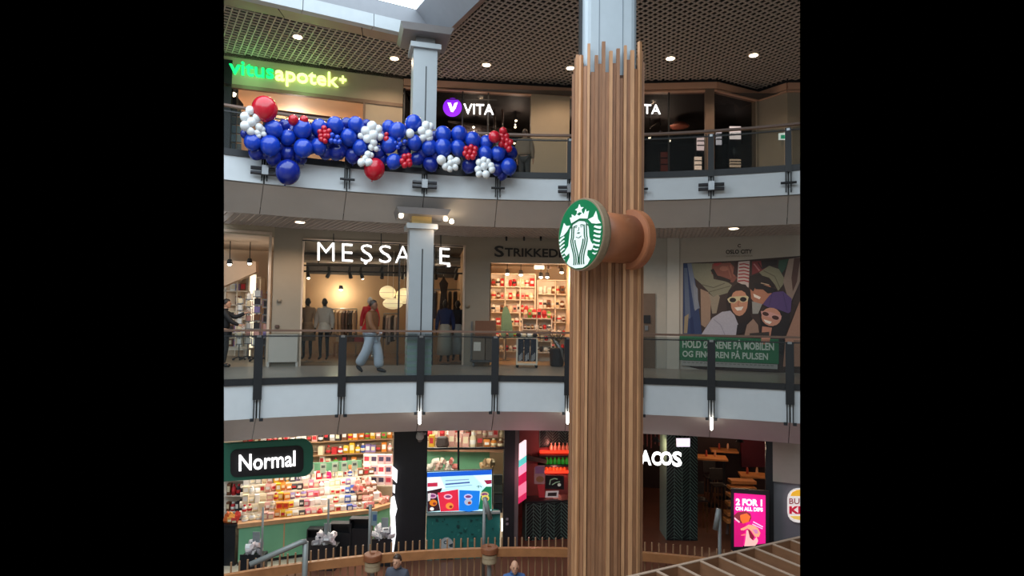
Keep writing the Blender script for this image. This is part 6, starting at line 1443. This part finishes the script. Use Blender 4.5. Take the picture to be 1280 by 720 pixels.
# ================================================================ GROUND FLOOR: taco restaurant
WH = Wall(pr(833, 17.2), pr(872, 17.4)); root = empty('tiled_column', WH.hit(852, 655), 'dark column clad in green-edged herringbone tiles inside the restaurant', 'column')
A, B = WH.hit(833, 620), WH.hit(872, 620); A.z = B.z = DZ; MB().prism([A, B, B+Zv*3.36, A+Zv*3.36], -WH.n*.8).build('shaft', grout, root); herringbone(WH, 833, 872, DZ, HT, 0.0, root, .22, .1)
e = empty('white_screen', WH.hit(854, 558, .3), 'small glowing white screen hanging over the tiled column', 'screen'); MB().prism([WH.hit(x, y, .3) for x, y in ((845.5,548),(862.5,548),(862.5,558.5),(846,558.5))], -WH.n*.06).build('screen_face', mat('screen_white', (255,250,255), var=0, emit=(240,230,246), es=1.0), e); MB().prism([WH.hit(x, y, .28) for x, y in ((845,547.3),(863.2,547.3),(863.2,559.2),(845.3,559.2))], -WH.n*.06).build('screen_frame', M['dark'], e)
tw = mat('orange_wood', (196,126,70), .45, var=.12)
def table(px, py, Y, wx, dy, lab, h=None):
    p = ony(px, py, Y); e = empty('restaurant_table', Vector((p.x, Y, DZ)), lab, 'table'); MB().box(p, (wx, dy, .05), radians(-12)).build('table_top', tw, e); MB().tube([Vector((p.x, Y, DZ+.02)), p-Zv*.03], .04, 8).build('pedestal', M['black'], e); MB().lathe(Vector((p.x, Y, DZ)), [(.28,0),(.28,.02),(.05,.05)], 14).build('foot', M['black'], e); return p
for i, a in enumerate(((889,572,20.6,1.0,.7,'orange wood table nearest the tiled column'),(905,563,21.4,.9,.6,'orange wood table at the back of the restaurant'),(941,594,19.2,.8,.6,'orange wood table behind the pink advertising screen'))):
    p = table(*a)
    for q in range(2):
        o = label(MB().lathe(p+Vector((-.15+.3*q, .05, .03)), [(.035,0),(.04,.02),(.035,.14),(.02,.2)], 10).build('sauce_bottle', rgb(((160,60,40),(206,150,110))[q], .3)), ('red sauce bottle on the ','pale bottle on the ')[q]+a[5], 'bottle')
def stool(px, py, Y, lab):
    p = ony(px, py, Y); b = Vector((p.x, Y, DZ)); e = empty('restaurant_chair', b, lab, 'chair'); MB().box(p, (.4,.4,.04)).build('seat', M['darkwarm'], e)
    for sx in (-1, 1):
        for sy in (-1, 1): MB().tube([b+Vector((sx*.18, sy*.18, 0)), Vector((p.x+sx*.15, Y+sy*.15, p.z))], .014, 6).build('leg', mat('brass_leg', (130,96,60), .4, .5), e)
    MB().prism([p+Vector((-.2,.18,.1)), p+Vector((.2,.18,.1)), p+Vector((.2,.2,.45)), p+Vector((-.2,.2,.45))], (0,.03,0)).build('backrest', M['darkwarm'], e)
stool(874, 624, 18.2, 'brass-legged dark chair right of the tiled column'); stool(889, 596, 19.6, 'dark chair in front of the orange table'); stool(898, 606, 18.8, 'dark chair left of the wooden crates')
# stacked bench shelves in orange wood
root = empty('bench_steps', ony(925, 660, 17.6), 'stack of orange wood benches lit warm behind the pink screen', 'bench')
for i, (x0, x1, y) in enumerate(((912,943,601),(911,943,609),(909.5,940,618),(908.5,940,629),(907,938,641),(906,936,650))):
    a, b = ony(x0, y, 18.2-.12*i), ony(x1, y+1, 18.2-.12*i); MB().bar(a, b, .34, .09).build('bench_board', tw, root)
for x in (914, 934): a, b = ony(x, 604, 18.4), ony(x-5, 668, 17.8); MB().bar(a, b, .07, .06).build('bench_support', mat('bench_dark', (70,36,26), .6), root)
for px, py, Y, pw in ((895,548,20.5,16),(925,575,17.6,14),(944,570,18.8,10),(820,560,17.5,8)):
    p = ony(px, py, Y); p.z = max(p.z, -2.1); e = empty('pendant_lamp', p, {895:'dim pendant lamp over the rear orange tables',925:'dim pendant lamp above the stacked benches',944:'dim pendant lamp by the red partition',820:'dim pendant lamp behind the taco letters'}[px], 'lamp'); MB().lathe(p, [(.12,0),(.05,.1),(.02,.14)], 12).build('shade', M['black'], e); MB().tube([p+Zv*.13, Vector((p.x, p.y, HT))], .006, 5).build('cord', M['black'], e); lamp('pendant_light', p-Zv*.1, pw*1.3, (1,.66,.42), .05, e)
q = [ony(x, y, 21.5) for x, y in ((927,545),(962,548),(962,584),(927,584))]; o = MB().prism(q, (0,.1,0)).build('wall_red_partition', mat('maroon', (96,24,38), .6, var=.06)); o['kind'] = 'structure'
for i in range(9):
    a, b = ony(799+5*i, 536, 19.8), ony(799+5*i, 561-(i*5) % 7, 19.8); label(MB().tube([a, b], .02, 6).build('hanging_strip', rgb((120,60,56), .6, .03)), 'thin reddish strip hanging above the taco letters', 'hanging strip', 'hanging strips')
# pink advertising stand
WD = Wall(pr(912, 15.1), pr(962, 15.15)); root = empty('advertising_screen', WD.hit(937, 690), 'upright black stand with a bright pink two-for-one food advert', 'screen')
A, B = WD.hit(914, 650, 0), WD.hit(961, 650, 0); zt, zb = WD.hit(937, 611).z, WD.hit(937, 690).z; A.z = B.z = zb; MB().prism([WD.hit(x, y, 0) for x, y in ((914,611),(961.5,614.5),(961,690),(914,692))], -WD.n*.12).build('housing', M['dark'], root); MB().box((A+B)/2-WD.n*.06+Zv*((DZ-zb)/2), ((B-A).length*.8,.1,zb-DZ), atan2(WD.d.y, WD.d.x)).build('pedestal', M['black'], root)
Zp = lambda x, y: (905+x/8.474, 605+y/8.474); P = Print(WD, .003, Zp); pk = (226,24,134); E_ = .8
P.poly([(107,95),(440,120),(440,630),(107,665)], pk, E_); P.poly([(107,400),(240,380),(200,665),(107,665)], (200,16,110), E_)
P.poly([(108,330),(140,300),(230,286),(280,310),(292,360),(270,400),(180,415),(150,390),(108,385)], (120,40,50), E_); P.poly([(170,330),(240,310),(280,345),(262,400),(200,420),(175,380)], (216,110,40), E_); P.poly([(110,350),(170,400),(160,412),(110,372)], (236,190,200), E_)
P.poly([(175,475),(230,450),(260,430),(320,440),(360,470),(385,520),(370,560),(330,560),(290,500),(250,470),(210,490),(180,490)], (240,170,130), E_); P.poly([(240,490),(270,480),(320,560),(300,600),(260,560)], (130,30,50), E_); P.poly([(300,480),(350,480),(365,520),(330,530)], (200,130,170), E_)
P.poly([(215,660),(228,580),(238,490),(256,490),(275,570),(310,600),(345,560),(362,600),(350,630),(330,655)], (240,190,180), E_); P.poly([(180,540),(225,525),(225,545),(185,548)], (250,120,120), E_)
P.line([(310,400),(412,455)], 12, (250,200,232), E_); P.line([(300,425),(408,475)], 10, (250,190,228), E_)
P.build('advert_picture', root)
text_px('2 FOR 1', [Zp(125,152), Zp(405,165), Zp(405,238), Zp(125,225)], WD, mat('advert_white', (255,255,255), var=0, emit=(255,246,250), es=1.0), root, .03, .004, .05, 'headline', False)
text_px('ON ALL DIPS', [Zp(122,236), Zp(412,252), Zp(412,294), Zp(122,280)], WD, MATS['advert_white'], root, .03, .004, .05, 'headline', False)
lamp('advert_glow', WD.hit(937, 650, .5), 5, (1,.2,.6), .1, root)

# ================================================================ COFFEE BAR FENCE, POSTS, PERGOLA
fw = mat('fence_oak', (172,116,72), .5, var=.12); RFc = 13.2
zr = onr(640, 689, RFc).z; zp = onr(530, 677, RFc).z
root = empty('curved_fence', pol(RFc, 0, DZ), 'curved oak fence with thin upright pins around the coffee bar', 'fence')
ta, tb = radians(-36), radians(30)
MB().arc(RFc-.05, zr-.1, RFc-.05, zr+.08, ta, tb, 60, th=.1).build('top_rail', fw, root, cut=True)
MB().arc(RFc-.03, DZ+.05, RFc-.03, DZ+.2, ta, tb, 60, th=.06).build('bottom_rail', fw, root, cut=True)
pinm = mat('pin_oak', (160,124,92), .5, var=.1); np_ = 0
t = ta
while t < tb:
    p = pol(RFc+.08, t, DZ+.05); b = MB().tube([p, Vector((p.x, p.y, zp))], .018, 7); b.build('pin', pinm, root, cut=True); t += .150/RFc
for px, py, lab in ((466,694.5,'round wooden disc on a post at the left, beside the dark-haired person'),(612,685.5,'round wooden disc on a post in front of the teal counter')):
    p = onr(px, py, RFc-.05); e = empty('wooden_disc', Vector((p.x, p.y, DZ)), lab, 'post'); MB().lathe(p, [(.16,-.1),(.19,-.08),(.19,.02),(.18,.04),(.05,.04),(.045,.0)], 24).build('disc', mat('disc_oak', (140,84,54), .5, var=.12), e); MB().lathe(p-Zv*.3, [(.16,0),(.165,.02),(.16,.1),(.165,.12),(.16,.19)], 20).build('spool', rgb((170,150,120)), e); MB().tube([Vector((p.x, p.y, DZ)), p-Zv*.3], .05, 10).build('post', M['greym'], e)
def gpost(px, y0, Y, lab, arm=None, r=.035, parts=()):
    a = ony(px, y0, Y); e = empty('grey_post', Vector((a.x, Y, DZ)), lab, 'post'); MB().tube([Vector((a.x, Y, DZ)), a], r, 10).build('pole', M['greym'], e, True)
    if arm: MB().tube([ony(x, y, Y-.05) for x, y in arm], r*1.5, 10).build('arm', M['greym'], e, True)
    return e
gpost(382, 677, 12.6, 'bent grey tube rail at the lower left', None, .055); e = bpy.data.objects[[o.name for o in COL.objects if o.name.startswith('grey_post')][-1]]
MB().tube([ony(383, 677, 12.6), ony(376, 678, 12.55), ony(312, 706, 12.1)], .055, 10).build('handle_tube', M['greym'], e, True)
gpost(329, 634, 14.3, 'slim grey post left of the bent grey tube', None, .025); gpost(411, 624, 15.2, 'slim grey post rising from the sock stand', None, .025)
e = gpost(463, 631, 14.4, 'grey post with a small blue notice next to the wooden disc', None, .035); p = ony(468, 648, 14.4); MB().box(p, (.13,.02,.32)).build('notice', rgb((120,140,146)), e); MB().box(p+Vector((.01,-.012,.02)), (.08,.005,.14)).build('notice_print', rgb((60,90,130)), e)
gpost(605.5, 622, 13.9, 'grey post with a slanted arm in front of the digital screen', ((605.5,622),(613,649)), .035); gpost(899.5, 637, 13.0, 'grey post with a slanted arm at the restaurant entrance', ((898.5,636),(894,662)), .035)
ZPg = -2.2; dE = Vector((.892,.452,0)); dS = Vector((.490,-.872,0))
root = empty('slatted_pergola', onz(900, 700, ZPg)-Zv*.3, 'slatted oak roof of the coffee bar at the lower right', 'pergola')
sl = mat('pergola_oak', (128,88,60), .6, var=.14, scale=3, stretch=(1,1,4)); ed = mat('pergola_edge', (176,150,130), .6, var=.08)
a, b = onz(780, 723, ZPg), onz(1010, 669.5, ZPg); MB().bar(a-Zv*.1, b-Zv*.1, .045, .2).build('edge_beam', sl, root, cut=True); MB().bar(a+Zv*.006, b+Zv*.006, .05, .014).build('edge_cap', ed, root, cut=True)
i = 0
for px, py in ((795,719.5),(821,714),(847.5,707.5),(873.6,700.5),(898,695.5),(921,690.5),(943,685),(965,680),(987,674.5)):
    p = onz(px, py, ZPg); s = MB().bar(p-Zv*.12, p+dS*5-Zv*.12, .045, .24).build('slat', sl, root, cut=True)
    if s: MB().bar(p+Zv*.004, p+dS*5+Zv*.004, .05, .012).build('slat_top', ed, s, cut=True)
for d_ in (1.1, 2.6): a, b = onz(780, 723, ZPg-.3)+dS*d_, onz(1010, 669.5, ZPg-.3)+dS*d_; MB().bar(a, b, .08, .14).build('cross_beam', sl, root, cut=True)
for px in (830, 985): p = onz(px, 712 if px == 830 else 675, ZPg)+dS*1.2; MB().box((p.x, p.y, (DZ+ZPg-.2)/2), (.12,.12,ZPg-.2-DZ)).build('support_post', sl, root, cut=True)
